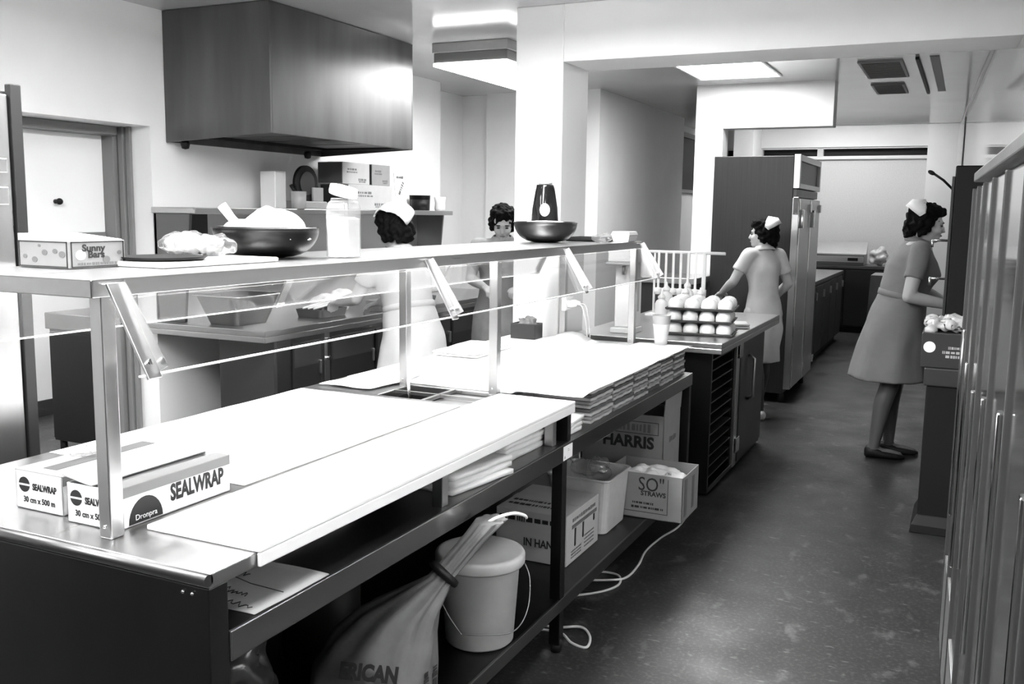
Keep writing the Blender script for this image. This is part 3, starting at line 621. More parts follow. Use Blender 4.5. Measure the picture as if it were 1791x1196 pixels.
for k in range(4):
    y = .08+k*.33
    MB().box((.12, y, .04), (.62, y+.30, .06), Matrix.Translation((0, 0, .0)) ).build('grease_filter', DARK, t, .003)
for y in (.05, 1.05): MB().lathe([(.001, -.05), (.02, -.045), (.026, -.02), (.02, -.001), (.001, 0)], c=(.10 if y < 1 else .2, y, 0), n=16).build('grease_cup', BLACK, t)
# worktop and base units
RX = -3.34
t = thing('back_counter', 'stainless steel back counter with dark cupboard doors along the left wall', 'counter', (-3.75, 5.4, 0))
def B(mb, name, M, bev=.002, par=None): return mb.build(name, M, t if par is None else par, bev, (3.75, -5.4, 0) if par is None else None)
B(MB().box((-4.19, 3.97, .865), (RX, 7.1, .9)), 'worktop', STEELH, .004)
B(MB().box((RX-.012, 3.97, .835), (RX, 7.1, .866)).box((-4.19, 3.97, .835), (RX-.012, 3.982, .866)), 'edge_apron', STEEL, .003)
B(MB().box((-3.78, 4.10, .1), (RX-.05, 7.05, .83)), 'base_cabinet', DGREY, .004)
B(MB().box((RX-.05, 4.10, .1), (RX-.03, 4.22, .83)), 'corner_post', STEELD, .002)
ysd = [4.24, 4.52, 4.60, 5.28, 5.36, 6.04, 6.10, 6.75]
for a, b_ in ((4.24, 4.50), (4.60, 5.05), (5.08, 5.55), (5.58, 6.05), (6.08, 6.55), (6.58, 7.0)):
    d_ = B(MB().box((RX-.05, a, .13), (RX-.03, b_, .80)), 'cupboard_door', DARK, .004)
    MB().box((RX-.03, a+.01, .66), (RX-.028, b_-.01, .79)).build('upper_panel', DGREY, d_)
    MB().box((RX-.03, b_-.03, .60), (RX-.012, b_-.015, .68)).build('door_handle', STEEL, d_, .003)
l_ = B(MB().box((RX-.05, 4.525, .13), (RX-.025, 4.575, .83)), 'lock_strip', STEEL, .002)
MB().cyl((RX-.025, 4.55, .68), (RX-.005, 4.55, .68), .014, n=12).box((RX-.03, 4.54, .69), (RX-.008, 4.56, .80)).build('latch', CHROME, l_, .001)
for (x, y) in ((-3.74, 4.15), (-3.4, 4.15), (-3.74, 7.0), (-3.4, 7.0)): B(MB().cyl((x, y, 0), (x, y, .1), .02, n=10), 'foot', BLACK, 0)
# raised shelf with back panel
t = thing('wall_shelf', 'stainless steel shelf with back panel and end brackets above the back counter', 'shelf', (-4.05, 5.5, .9))
def B2(mb, name, M, bev=.002): return mb.build(name, M, t, bev, (4.05, -5.5, -.9))
B2(MB().box((-4.19, 4.03, 1.515), (-3.86, 6.96, 1.55)), 'shelf_board', STEELH, .004)
B2(MB().box((-4.19, 4.05, .9015), (-4.17, 6.93, 1.515)), 'back_panel', STEEL, .002)
for y in (4.05, 6.90): B2(MB().prism([(-4.19, .9015), (-3.98, .9015), (-3.92, 1.515), (-4.19, 1.515)], 'y', y, y+.02), 'end_panel', STEELD, .002)
B2(MB().box((-4.17, 4.07, 1.15), (-4.165, 4.45, 1.51)), 'painted_reflection', DARK, 0)  # dark patch standing in for a reflection in the back panel
SZ = 1.5508
t = thing('knife_block', 'tall white block standing on the wall shelf', 'block', (-4.03, 4.90, SZ))
MB().box((-.06, -.055, 0), (.06, .055, .235)).build('block', PLASTW, t, .006)
t = thing('utensil_pot', 'grey pot holding a dark handled tool in front of the white block', 'pot', (-3.885, 4.97, SZ))
MB().lathe([(.001, 0), (.045, 0), (.05, .11), (.047, .11), (.042, .005), (.001, .005)], n=20).build('pot', PLASTG, t); MB().tube([(0, 0, .02), (-.01, -.02, .10), (-.02, -.05, .15)], [.006, .008, .012], 8).build('tool_handle', BLACK, t)
t = thing('meat_slicer', 'dark slicing machine with a round blade on the wall shelf', 'slicer', (-3.98, 5.13, SZ))
MB().box((-.1, -.10, 0), (.1, .14, .05)).build('base', PLASTG, t, .008)
MB().cyl((.03, -.02, .165), (.055, -.02, .165), .115, n=32).build('blade_guard', BLACK, t)
MB().cyl((.055, -.02, .165), (.062, -.02, .165), .075, n=32).build('blade', DGREY, t)
MB().box((-.08, .03, .05), (.03, .14, .16)).build('motor_housing', BLACK, t, .01)
MB().box((.06, .02, .05), (.075, .13, .14)).build('carriage', PLASTG, t, .003)
def pbox(label, x0, x1, y0, y1, z0, h, M, darkside, seed):
    t = thing('cardboard_box', label, 'box', ((x0+x1)/2, (y0+y1)/2, z0), 0, 'cartons on the wall shelf'); a, c = (x1-x0)/2, (y1-y0)/2
    MB().box((-a, -c, 0), (a, c, h)).build('carton_body', M, t, .003)
    MB().box((-a+.005, -c-.001, .005), (a-.005, -c, h-.005)).build('end_print', darkside, t)
    rg = random.Random(seed)
    dashes(INKG, t, (a, c*.45, h*.22), Y_, Z_, c*.6, h*.12, 4, seed); dashes(INKG, t, (a, c*.45, h*.12), Y_, Z_, c*.5, h*.07, 4, seed+1)
    dashes(INKG, t, (a, -c*.3, h*.68), Y_, Z_, c*.7, h*.10, 4, seed+2); dashes(INKG, t, (a, -c*.3, h*.55), Y_, Z_, c*.8, h*.08, 5, seed+3)
    MB().box((-.02, -c, h), (.02, c, h+.001)).build('packing_tape', CARDL, t)
pbox('wide lower carton with black end on the wall shelf', -4.14, -3.90, 5.54, 6.10, SZ, .175, CARDL, INK, 1)
pbox('dark patterned carton stacked on the left of the lower carton', -4.13, -3.92, 5.50, 5.83, SZ+.1765, .15, CARDL, CARDD, 2)
pbox('pale carton stacked on the right of the lower carton', -4.13, -3.92, 5.86, 6.10, SZ+.1765, .15, CARD, DARK, 3)
t = thing('picture_card', 'tall printed card standing on the wall shelf beside the cartons', 'card', (-3.95, 6.32, SZ))
MB().box((-.006, -.075, 0), (.0, .075, .28), Matrix.Rotation(-.1, 4, 'Y')).build('card', PAPER, t, .001)
dashes(INKG, t, (-.02, 0, .25), Y_, Z_, .1, .02, 4, 3)
dashes(INKG, t, (-.008, .0, .17), (0, .6, 1), (0, -1, .6), .12, .03, 3, 4)
t = thing('black_tub', 'short black tub on the end of the wall shelf', 'tub', (-3.96, 6.60, SZ)); MB().lathe([(.001, 0), (.07, 0), (.075, .085), (.07, .085), (.065, .006), (.001, .006)], n=24).build('tub', BLACK, t)
t = thing('black_pot', 'black cooking pot behind the white jug', 'pot', (-4.07, 6.78, SZ)); MB().lathe([(.001, 0), (.08, 0), (.085, .12), (.09, .122), (.08, .122), (.078, .006), (.001, .006)], n=24).build('pot', BLACK, t)
t = thing('white_jug', 'white china jug at the end of the wall shelf', 'jug', (-3.91, 6.83, SZ))
MB().lathe([(.001, 0), (.04, 0), (.045, .02), (.04, .06), (.05, .11), (.047, .11), (.036, .06), (.038, .01), (.001, .008)], n=24).build('jug', PLASTW, t)
MB().tube([(.0, .045, .09), (.0, .075, .085), (.0, .078, .05), (.0, .042, .03)], .006, 8).build('handle', PLASTW, t)
# things on the back counter
CZ = .9008
t = thing('food_pan', 'wide steel pan with sloping sides on the end of the back counter', 'pan', (-3.72, 4.20, CZ))
MB().loft([rr(.11, .13, 0, .04), rr(.16, .19, .16, .05), rr(.175, .205, .162, .05), rr(.175, .205, .168, .05), rr(.155, .185, .166, .05), rr(.105, .125, .006, .04)], True, True).build('pan', STEEL, t)
def cpan(name, label, x, y, a, c, h, M, cat):
    t = thing(name, label, cat, (x, y, CZ)); MB().loft([rr(a*.9, c*.9, 0, .02), rr(a, c, h, .02), rr(a*.92, c*.92, h*.98, .02), rr(a*.85, c*.85, .006, .02)], True, False).build(cat.split()[-1], M, t, .002); return t
t = cpan('utensil_tray', 'dark shallow tray with pale utensils on the back counter', -3.55, 4.75, .1, .14, .05, DGREY, 'tray')
for k in range(3): MB().tube([(-.05+.04*k, -.12, .055), (-.04+.04*k, .08, .075)], [.006, .010], 6).build('utensil', PLASTW, t)
cpan('food_container', 'low steel container beside the woman in white', -3.42, 5.20, .07, .08, .07, STEEL, 'container')
cpan('food_container', 'dark oblong container on the back counter past the woman in white', -3.48, 5.75, .08, .16, .05, DARK, 'container')
t = thing('food_heap', 'heap of pale food in a wrapper on the back counter', 'food', (-3.68, 5.02, CZ)); me = remesh(MB().ell((0, 0, .05), (.14, .1, .055)).ell((.05, .06, .09), (.08, .07, .05)), .01, 1, 'h'); rough_up(me, .02, 25)
for v in me.vertices: v.co.z = max(v.co.z, .0005)
link('heap', me, FOOD, t)
t = thing('toaster', 'dark toaster under the end of the wall shelf', 'toaster', (-3.95, 6.72, CZ)); MB().box((-.1, -.12, 0), (.1, .12, .30)).build('body', PLASTG, t, .02); MB().box((.1, -.11, .20), (.104, .11, .26)).build('dark_front', BLACK, t)
MB().tube([(.1, -.09, .28), (.12, -.07, .33), (.12, .07, .33), (.1, .09, .28)], .008, 8).build('handle', BLACK, t)
# tall steel cabinet behind the counter, low cupboard in the next room
t = thing('tall_cabinet', 'tall steel cabinet standing behind the near end of the counter', 'cabinet', (-2.78, 1.55, 0))
MB().box((-.28, -.36, .08), (.28, .36, 1.87)).build('carcass', STEELD, t, .004)
MB().box((.28, -.34, .1), (.298, .325, 1.86)).build('door', STEEL, t, .004)
MB().box((.28, .33, .08), (.305, .365, 1.89)).build('edge_strip', DARK, t, .003)
MB().box((.298, .20, 1.55), (.315, .30, 1.60)).box((.298, .20, 1.64), (.315, .30, 1.68)).build('painted_glint', CHROME, t, .002)  # bright bars standing in for reflections on the cabinet door
for (x, y) in ((-.24, -.32), (.24, -.32), (-.24, .32), (.24, .32)): MB().cyl((x, y, 0), (x, y, .08), .02, n=10).build('foot', BLACK, t)
t = thing('low_cupboard', 'low dark cupboard on feet in the room through the doorway', 'cupboard', (-4.84, 4.5, 0))
MB().box((-.22, -.48, .1), (.22, .5, .80)).build('carcass', DARK, t, .004); MB().box((-.235, -.50, .80), (.235, .52, .90)).build('top', STEELD, t, .006)
MB().box((-.20, -.5, .12), (.20, -.485, .78)).build('end_panel', BLACK, t, .003)
for (x, y) in ((-.19, -.44), (.19, -.44), (-.19, .44), (.19, .44)): MB().cyl((x, y, 0), (x, y, .1), .022, n=10).build('foot', BLACK, t)
# ================================================================ HOT CUPBOARD beyond the counter
t = thing('hot_cupboard', 'stainless steel cupboard with open tray rack and hinged door at the aisle', 'cupboard', (-1.55, 5.8, 0))
def K(mb, name, M, bev=.002, par=None): return mb.build(name, M, t if par is None else par, bev, (1.55, -5.8, 0) if par is None else None)
TZ = .88
K(MB().box((-1.97, 4.93, TZ-.03), (-1.12, 6.62, TZ)).box((-1.97, 4.93, TZ-.06), (-1.12, 4.945, TZ-.03)).box((-1.135, 4.945, TZ-.06), (-1.12, 6.62, TZ-.03)), 'worktop', STEELH, .004)
K(MB().box((-1.95, 5.06, .02), (-1.20, 5.08, TZ-.06)).box((-1.95, 5.08, .02), (-1.93, 6.5, TZ-.06)).box((-1.95, 6.48, .02), (-1.2, 6.5, TZ-.06)).box((-1.93, 5.08, .02), (-1.2, 6.48, .05)).box((-1.93, 5.66, .05), (-1.22, 5.68, TZ-.06)), 'carcass', STEELK, .002)
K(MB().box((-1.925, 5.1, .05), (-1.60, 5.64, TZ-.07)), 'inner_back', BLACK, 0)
sl = MB().box((-.2, -.27, -.004), (.2, .27, .004)).mesh('tray_slide')
for k in range(12): link('tray_slide', sl, DARK, t, 0, (-1.41+1.55, 5.37-5.8, .10+k*.06))
hs = K(MB().box((-1.215, 5.66, .03), (-1.19, 5.73, TZ-.07)), 'hinge_post', STEEL, .003)
for z in (.12, .70): MB().box((-1.19, 5.66, z), (-1.175, 5.75, z+.09)).build('hinge', CHROME, hs, .002)
d_ = K(MB().box((-1.215, 5.74, .05), (-1.185, 6.46, TZ-.08)), 'door', STEELK, .004)
MB().tube([(-1.185, 5.98, .40), (-1.15, 5.98, .42), (-1.15, 5.98, .66), (-1.185, 5.98, .68)], .009, 8).build('door_handle', STEEL, d_)
# upturned white cups on three stacked trays
TR = mat('dark_tray', .02, .4)
dome = MB().lathe([(.034, 0), (.043, .001), (.0445, .010), (.043, .030), (.036, .047), (.024, .057), (.009, .0615), (.001, .062)], n=20).mesh('cup_shell')
names = ['bottom', 'middle', 'top']
for k in range(3):
    z = TZ+.001+k*.0692; ox = random.uniform(-.008, .008)
    tr = thing('cup_tray', 'dark tray carrying upturned white cups, %s of the three stacked trays' % names[k], 'tray', (-1.335+ox, 5.34, z), .12)
    MB().box((-.185, -.15, 0), (.185, .15, .006)).box((-.19, -.155, .004), (.19, -.15, .014)).box((-.19, .15, .004), (.19, .155, .014)).box((-.19, -.15, .004), (-.185, .15, .014)).box((.185, -.15, .004), (.19, .15, .014)).build('tray_base', TR, tr, .002)
    rm = Matrix.Rotation(.12, 3, 'Z')
    for i in range(4):
        for j in range(3):
            q = rm @ Vector((-.138+.092*i, -.10+.10*j, 0))
            dd = link('white_cup', dome, PLASTW, None, 0, (-1.335+ox+q.x, 5.34+q.y, z+.0065), None)
            tag(dd, 'upturned white domed cup on the %s stacked tray' % names[k], 'cup', 'upturned cups on the %s tray' % names[k])
pb = packet('clear wrapped packet behind the stacked cup trays', (-1.20, 5.72, 0), (.12, .16, .03), .3, PLASTW, TZ+.001, 2)
# drinks machine, squeeze bottles, rack
t = thing('drinks_dispenser', 'tall white drinks dispenser at the end of the counter', 'dispenser', (-1.72, 5.12, TZ+.001))
MB().box((-.07, -.06, 0), (.07, .10, .03)).build('base', PLASTW, t, .005); MB().box((-.06, -.02, .03), (.06, .10, .40)).build('body', PLASTW, t, .008)
MB().box((-.085, -.08, .40), (.085, .11, .48)).build('head', PLASTW, t, .008); MB().box((-.095, -.09, .385), (.095, .115, .40)).build('head_band', PLASTG, t, .003); MB().cyl((0, -.05, .385), (0, -.05, .33), .010, n=12).build('spout', STEEL, t)
MB().box((.061, .02, .12), (.063, .05, .30)).build('sight_strip', PLASTG, t)
for k, (x, y, h) in enumerate(((-1.60, 5.42, .22), (-1.52, 5.66, .24), (-1.63, 5.62, .26), (-1.47, 5.82, .22), (-1.56, 5.84, .27))):
    t = thing('squeeze_bottle', 'white squeeze bottle in the cluster behind the cup trays', 'bottle', (x, y, TZ+.001), 0, 'squeeze bottles on the hot cupboard')
    MB().lathe([(.001, 0), (.036, 0), (.038, .006), (.038, h*.66), (.030, h*.74), (.018, h*.78), (.018, h*.82), (.001, h*.83)], n=20).build('bottle', PLASTW, t)
    MB().lathe([(.001, h*.8), (.022, h*.8), (.022, h*.86), (.008, h*.92), (.004, h), (.001, h)], n=16).build('cap', PLASTW, t)
    MB().box((-.02, -.0395, h*.3), (.02, -.036, h*.36)).build('printed_mark', INKG, t)
t = thing('utensil_rack', 'white wire rack hung with utensils behind the squeeze bottles', 'rack', (-1.70, 6.15, TZ+.001))
for x in (-.17, .17): MB().cyl((x, 0, 0), (x, 0, .42), .008, n=8).build('upright', PLASTW, t); MB().box((x-.03, -.09, 0), (x+.03, .09, .012)).build('foot', PLASTW, t)
MB().cyl((-.22, 0, .42), (.30, 0, .42), .010, n=8).build('rail', PLASTW, t)
for k in range(7): MB().box((-.14+.05*k-.008, -.012, .18), (-.14+.05*k+.008, -.008, .42)).lathe([(.001, 0), (.025, 0), (.026, .04), (.001, .045)], c=(-.14+.05*k, -.01, .14), n=12).build('hanging_ladle', PLASTW, t)
for k, (x, y) in enumerate(((-1.385, 4.60),)):
    t = thing('foam_cup', 'white foam cup nested in another at the counter end', 'cup', (-1.36, 4.62, .893))
    MB().lathe([(.001, 0), (.030, 0), (.042, .105), (.044, .108), (.040, .108), (.028, .004), (.001, .004)], n=24).build('cup', PLASTW, t)
    MB().lathe([(.032, .05), (.036, .06), (.046, .150), (.048, .153), (.044, .153), (.034, .06), (.030, .052)], n=24, cap=False).build('inner_cup', PLASTG, t)
# power points with plugs on the far rear post
t = thing('power_outlet', 'white power outlet with two plugs and cords on the far overshelf post', 'outlet', (-1.873, 4.60, 1.08))
MB().box((-.003, -.055, -.035), (.022, .055, .035)).build('outlet_box', PLASTW, t, .004)
for s in (-1, 1):
    MB().lathe([(.001, 0), (.018, 0), (.020, .02), (.012, .05), (.001, .052)], n=16, M=Matrix.Translation((.022, .024*s, .0)) @ Matrix.Rotation(math.pi/2, 4, 'Y')).build('plug', PLASTW, t)
    MB().tube(spline([(.07, .024*s, 0), (.10, .024*s, -.01), (.12, .024*s, -.08), (.13, .02*s, -.16), (.13, .02*s, -.178)]), .004, 6).build('cord', CORD, t)
t = thing('caddy', 'small dark caddy of packets by the pillar end of the counter', 'caddy', (-2.06, 4.52, .893))
MB().box((-.07, -.05, 0), (.07, .05, .004)).box((-.07, -.05, 0), (-.066, .05, .08)).box((.066, -.05, 0), (.07, .05, .08)).box((-.07, -.05, 0), (.07, -.046, .08)).box((-.07, .046, 0), (.07, .05, .08)).build('box', DGREY, t, .002)
me = remesh(MB().ell((0, 0, .08), (.05, .035, .03)), .006, 0, 'p'); rough_up(me, .03, 40); link('packets', me, FOODG, t)

# ================================================================ FRIDGE and the far room
t = thing('upright_fridge', 'tall upright fridge with dark wood-grain side and bright metal doors', 'fridge', (-1.6, 8.6, 0))
def FR(mb, name, M, bev=.002, par=None): return mb.build(name, M, t if par is None else par, bev, (1.6, -8.6, 0) if par is None else None)
FR(MB().box((-1.95, 8.0, .08), (-1.30, 9.18, 2.03)), 'carcass', WOOD, .004)
fr = FR(MB().box((-1.30, 8.0, 1.77), (-1.25, 8.05, 2.04)).box((-1.30, 9.13, 1.77), (-1.25, 9.18, 2.04)).box((-1.30, 8.05, 1.99), (-1.25, 9.13, 2.04)).box((-1.30, 8.05, 1.77), (-1.25, 9.13, 1.81)), 'grille_frame', STEEL, .003)
MB().box((-1.295, 8.05, 1.81), (-1.275, 9.13, 1.99)).build('grille_panel', DGREY, fr)
FR(MB().box((-1.30, 8.01, 1.70), (-1.27, 9.17, 1.765)), 'dark_rail', DGREY, .002)
for a, b_ in ((8.0, 8.58), (8.60, 9.18)):
    d_ = FR(MB().box((-1.30, a, .12), (-1.245, b_, 1.69)), 'door', STEEL, .004)
    MB().box((-1.245, a+.005, .13), (-1.24, a+.05, 1.68)).build('door_edge_trim', CHROME, d_, .001)
    MB().box((-1.245, a+.06, 1.45), (-1.215, a+.11, 1.60)).build('latch', CHROME, d_, .004)
    for z in (.2, 1.58): MB().box((-1.245, b_-.05, z), (-1.225, b_-.005, z+.07)).build('hinge', CHROME, d_, .003)
hg = MB().box((-1.29, 7.985, 1.56), (-1.25, 8.0, 1.70)); FR(hg, 'side_latch', CHROME, .003)
for (x, y) in ((-1.9, 8.05), (-1.32, 8.05), (-1.9, 9.1), (-1.32, 9.1)): FR(MB().cyl((x, y, 0), (x, y, .08), .025, n=10), 'foot', BLACK, 0)
def cupboards(label, x0, x1, y0, y1, h, face, n, M=DARK, top=STEELD):
    t = thing('base_cupboard', label, 'cupboard', ((x0+x1)/2, (y0+y1)/2, 0)); a, c = (x1-x0)/2, (y1-y0)/2
    MB().box((-a, -c, .08), (a, c, h-.04)).build('carcass', M, t, .003); MB().box((-a-.02, -c-.02, h-.04), (a+.02, c+.02, h)).build('top', top, t, .004)
    MB().box((-a+.04, -c+.04, 0), (a-.04, c-.04, .08)).build('plinth', BLACK, t)
    for k in range(n):
        if face == 'x': d_ = MB().box((a, -c+2*c*k/n+.01, .1), (a+.018, -c+2*c*(k+1)/n-.01, h-.06)); hb = MB().box((a+.018, -c+2*c*(k+.85)/n, h-.2), (a+.04, -c+2*c*(k+.9)/n, h-.12))
        else: d_ = MB().box((-a+2*a*k/n+.01, -c-.018, .1), (-a+2*a*(k+1)/n-.01, -c, h-.06)); hb = MB().box((-a+2*a*(k+.85)/n, -c-.04, h-.2), (-a+2*a*(k+.92)/n, -c-.018, h-.12))
        d_ = d_.build('door', M, t, .003); hb.build('door_handle', STEEL, d_, .003)
cupboards('dark base cupboards lined up beyond the fridge', -1.95, -1.40, 9.75, 12.6, .88, 'x', 5)
cupboards('dark counter with doors under the far wall', -1.95, -.95, 13.45, 14.1, .90, 'y', 2)
t = thing('griddle', 'steel griddle with splashback on the far counter', 'griddle', (-1.58, 13.78, .9015))
MB().box((-.3, -.28, 0), (.35, .25, .14)).build('body', STEELD, t, .006); MB().prism([(.25, .14), (.25, .30), (.22, .30), (.05, .14)], 'x', -.3, .35).build('splashback', STEEL, t); MB().box((-.3, -.3, .04), (.35, -.28, .12)).build('control_panel', STEEL, t, .003); MB().box((.15, -.305, .06), (.28, -.3, .10)).build('dial_plate', BLACK, t)
t = thing('plastic_bag', 'pale plastic bag of food on the far counter beside the griddle', 'bag', (-1.06, 13.68, .9015)); me = remesh(MB().ell((0, 0, .11), (.12, .1, .11)).ell((.05, 0, .2), (.05, .05, .07)), .012, 1, 'b'); rough_up(me, .04, 14)
for v in me.vertices: v.co.z = max(v.co.z, .0005)
link('bag', me, mat('milky_polythene', .55, .3), t)
t = thing('trolley', 'trolley draped with a pale cloth in the far room', 'trolley', (-.82, 12.7, 0))
MB().box((-.2, -.3, .78), (.2, .3, .84)).build('top', STEEL, t, .004)
for (x, y) in ((-.17, -.26), (.17, -.26), (-.17, .26), (.17, .26)): MB().cyl((x, y, .08), (x, y, .78), .015, n=8).build('leg', STEELD, t); MB().cyl((x-.012, y, .04), (x+.012, y, .04), .04, n=14).build('castor', BLACK, t)
MB().loft([[(-.235, -.33, .14), (.21, -.33, .10), (.21, .33, .1), (-.235, .33, .14)], [(-.215, -.315, .845), (.205, -.315, .845), (.205, .315, .845), (-.215, .315, .845)]], True, False).build('cloth', CARD, t, .004)
t = thing('side_bench', 'small steel bench between the white pier and the wood-grain fridge', 'bench', (-2.25, 7.95, 0)); MB().box((-.3, -.3, .98), (.27, .32, 1.03)).build('top', STEEL, t, .004); MB().box((-.28, -.28, .05), (.25, .3, .98)).build('cabinet', DGREY, t, .004); MB().box((-.26, -.26, 0), (.23, .28, .05)).build('plinth', BLACK, t)

# ================================================================ RIGHT-HAND SIDE
def right(name, label, cat, lat, s, z=0., group=None):
    p = RM @ Vector((lat, s, z)); return thing(name, label, cat, tuple(p), RA, group)
CT = 1.665
edges = [-.9, -.35, .25, .80, 1.28, 1.72, 2.12, 2.5, 2.86, 3.16, 3.44]
t = right('fridge_bank', 'long bank of polished steel fridge doors lining the right of the aisle', 'fridge', .15, 1.3)
MB().box((.03, -2.2, .1), (.65, 2.13, CT)).build('carcass', STEELD, t, .004)
MB().box((.05, -2.2, 0), (.65, 2.13, .1)).build('plinth', BLACK, t)
MB().box((-.006, -2.2, CT), (.65, 2.14, CT+.03)).build('cornice', STEELD, t, .004)
for k in range(len(edges)-1):
    a, b_ = edges[k]-1.3+.006, edges[k+1]-1.3-.006
    d_ = MB().box((.0, a, .11), (.03, b_, CT-.02)).build('door', BRUSHV, t, .008)
    MB().box((-.007, b_-.002, .11), (.03, b_+.011, CT-.02)).build('dark_door_strip', DGREY, d_, .003)  # dark upright strip along each door edge
    z0, z1 = .62+.07*math.sin(k*2.1), 1.18+.05*math.cos(k*1.3)
    MB().box((-.014, a+.03, z0), (.0, a+.055, z1)).build('pull_handle', CHROME, d_, .004)
    MB().box((-.004, a+.01, .13), (0, b_-.01, .40+.05*math.sin(k*1.7))).build('kick_plate', STEEL, d_, .001)
t = thing('pedestal_stand', 'black pedestal stand with flared foot at the aisle edge', 'stand', (.0, 5.13, 0))
MB().box((-.13, -.13, .06), (.13, .2, .74)).build('column', BLACK, t, .01); MB().loft([[(-.16, -.16, 0), (.14, -.16, 0), (.14, .22, 0), (-.16, .22, 0)], [(-.155, -.155, .04), (.14, -.155, .04), (.14, .22, .04), (-.155, .22, .04)], [(-.132, -.132, .09), (.132, -.132, .09), (.132, .2, .09), (-.132, .2, .09)]], True, False).build('foot', BLACK, t, .004)
MB().box((-.145, -.15, .74), (.14, .21, .83)).build('top_block', DGREY, t, .008)
t = thing('printed_carton', 'dark carton with white dot and crumpled wrapper on the pedestal stand', 'carton', (-.01, 5.12, .831))
MB().box((-.155, -.14, 0), (.13, .19, .17)).build('carton_body', DGREY, t, .005)
MB().cyl((-.118, -.142, .10), (-.118, -.14, .10), .027, n=24).build('white_dot', PAPER, t)
for k, (w_, z) in enumerate(((.07, .10), (.12, .078), (.09, .058))): dashes(PLASTG, t, (.0, -.14, z), X_, Z_, w_, .014, 6, 20+k)
me = remesh(MB().ell((-.01, .02, .20), (.14, .16, .035)).ell((-.12, -.06, .17), (.03, .06, .04)), .008, 1, 'w'); rough_up(me, .045, 22, 3); link('wrapper', me, mat('crumpled_wrapper', .5, .25), t)
t = thing('wall_bench', 'narrow dark bench along the wall behind the pedestal', 'bench', (.02, 6.1, 0)); MB().box((-.12, -.65, .84), (.06, .75, .88)).build('top', STEELD, t, .004); MB().box((-.1, -.62, .05), (.05, .72, .84)).build('cabinet', BLACK, t, .004); MB().box((-.09, -.6, 0), (.04, .7, .05)).build('plinth', BLACK, t)
t = thing('drink_tower', 'tall black dispensing tower with levers and taps on the wall bench', 'dispenser', (.005, 6.05, .8815))
MB().box((-.09, -.1, 0), (.06, .1, .96)).build('tower', BLACK, t, .008); MB().box((-.105, -.105, .0), (-.09, .105, .90)).build('front_plate', DGREY, t, .003)
MB().tube([(-.10, -.03, .83), (-.15, -.05, .88), (-.20, -.07, .915)], .007, 8).ell((-.215, -.075, .922), (.022, .014, .012), (0, .5, 0)).build('lever', BLACK, t)
for z in (.54, .32): MB().cyl((-.105, 0, z), (-.19, -.02, z), .008, n=10).cyl((-.185, -.02, z), (-.185, -.02, z-.04), .007, n=10).build('tap', CHROME, t)
t = thing('lidded_pot', 'little steel pot beside the dispensing tower', 'pot', (-.03, 5.7, .8815)); MB().lathe([(.001, 0), (.05, 0), (.052, .08), (.04, .10), (.001, .11)], n=20).build('pot', STEEL, t); MB().ell((0, 0, .118), .012).build('knob', BLACK, t)
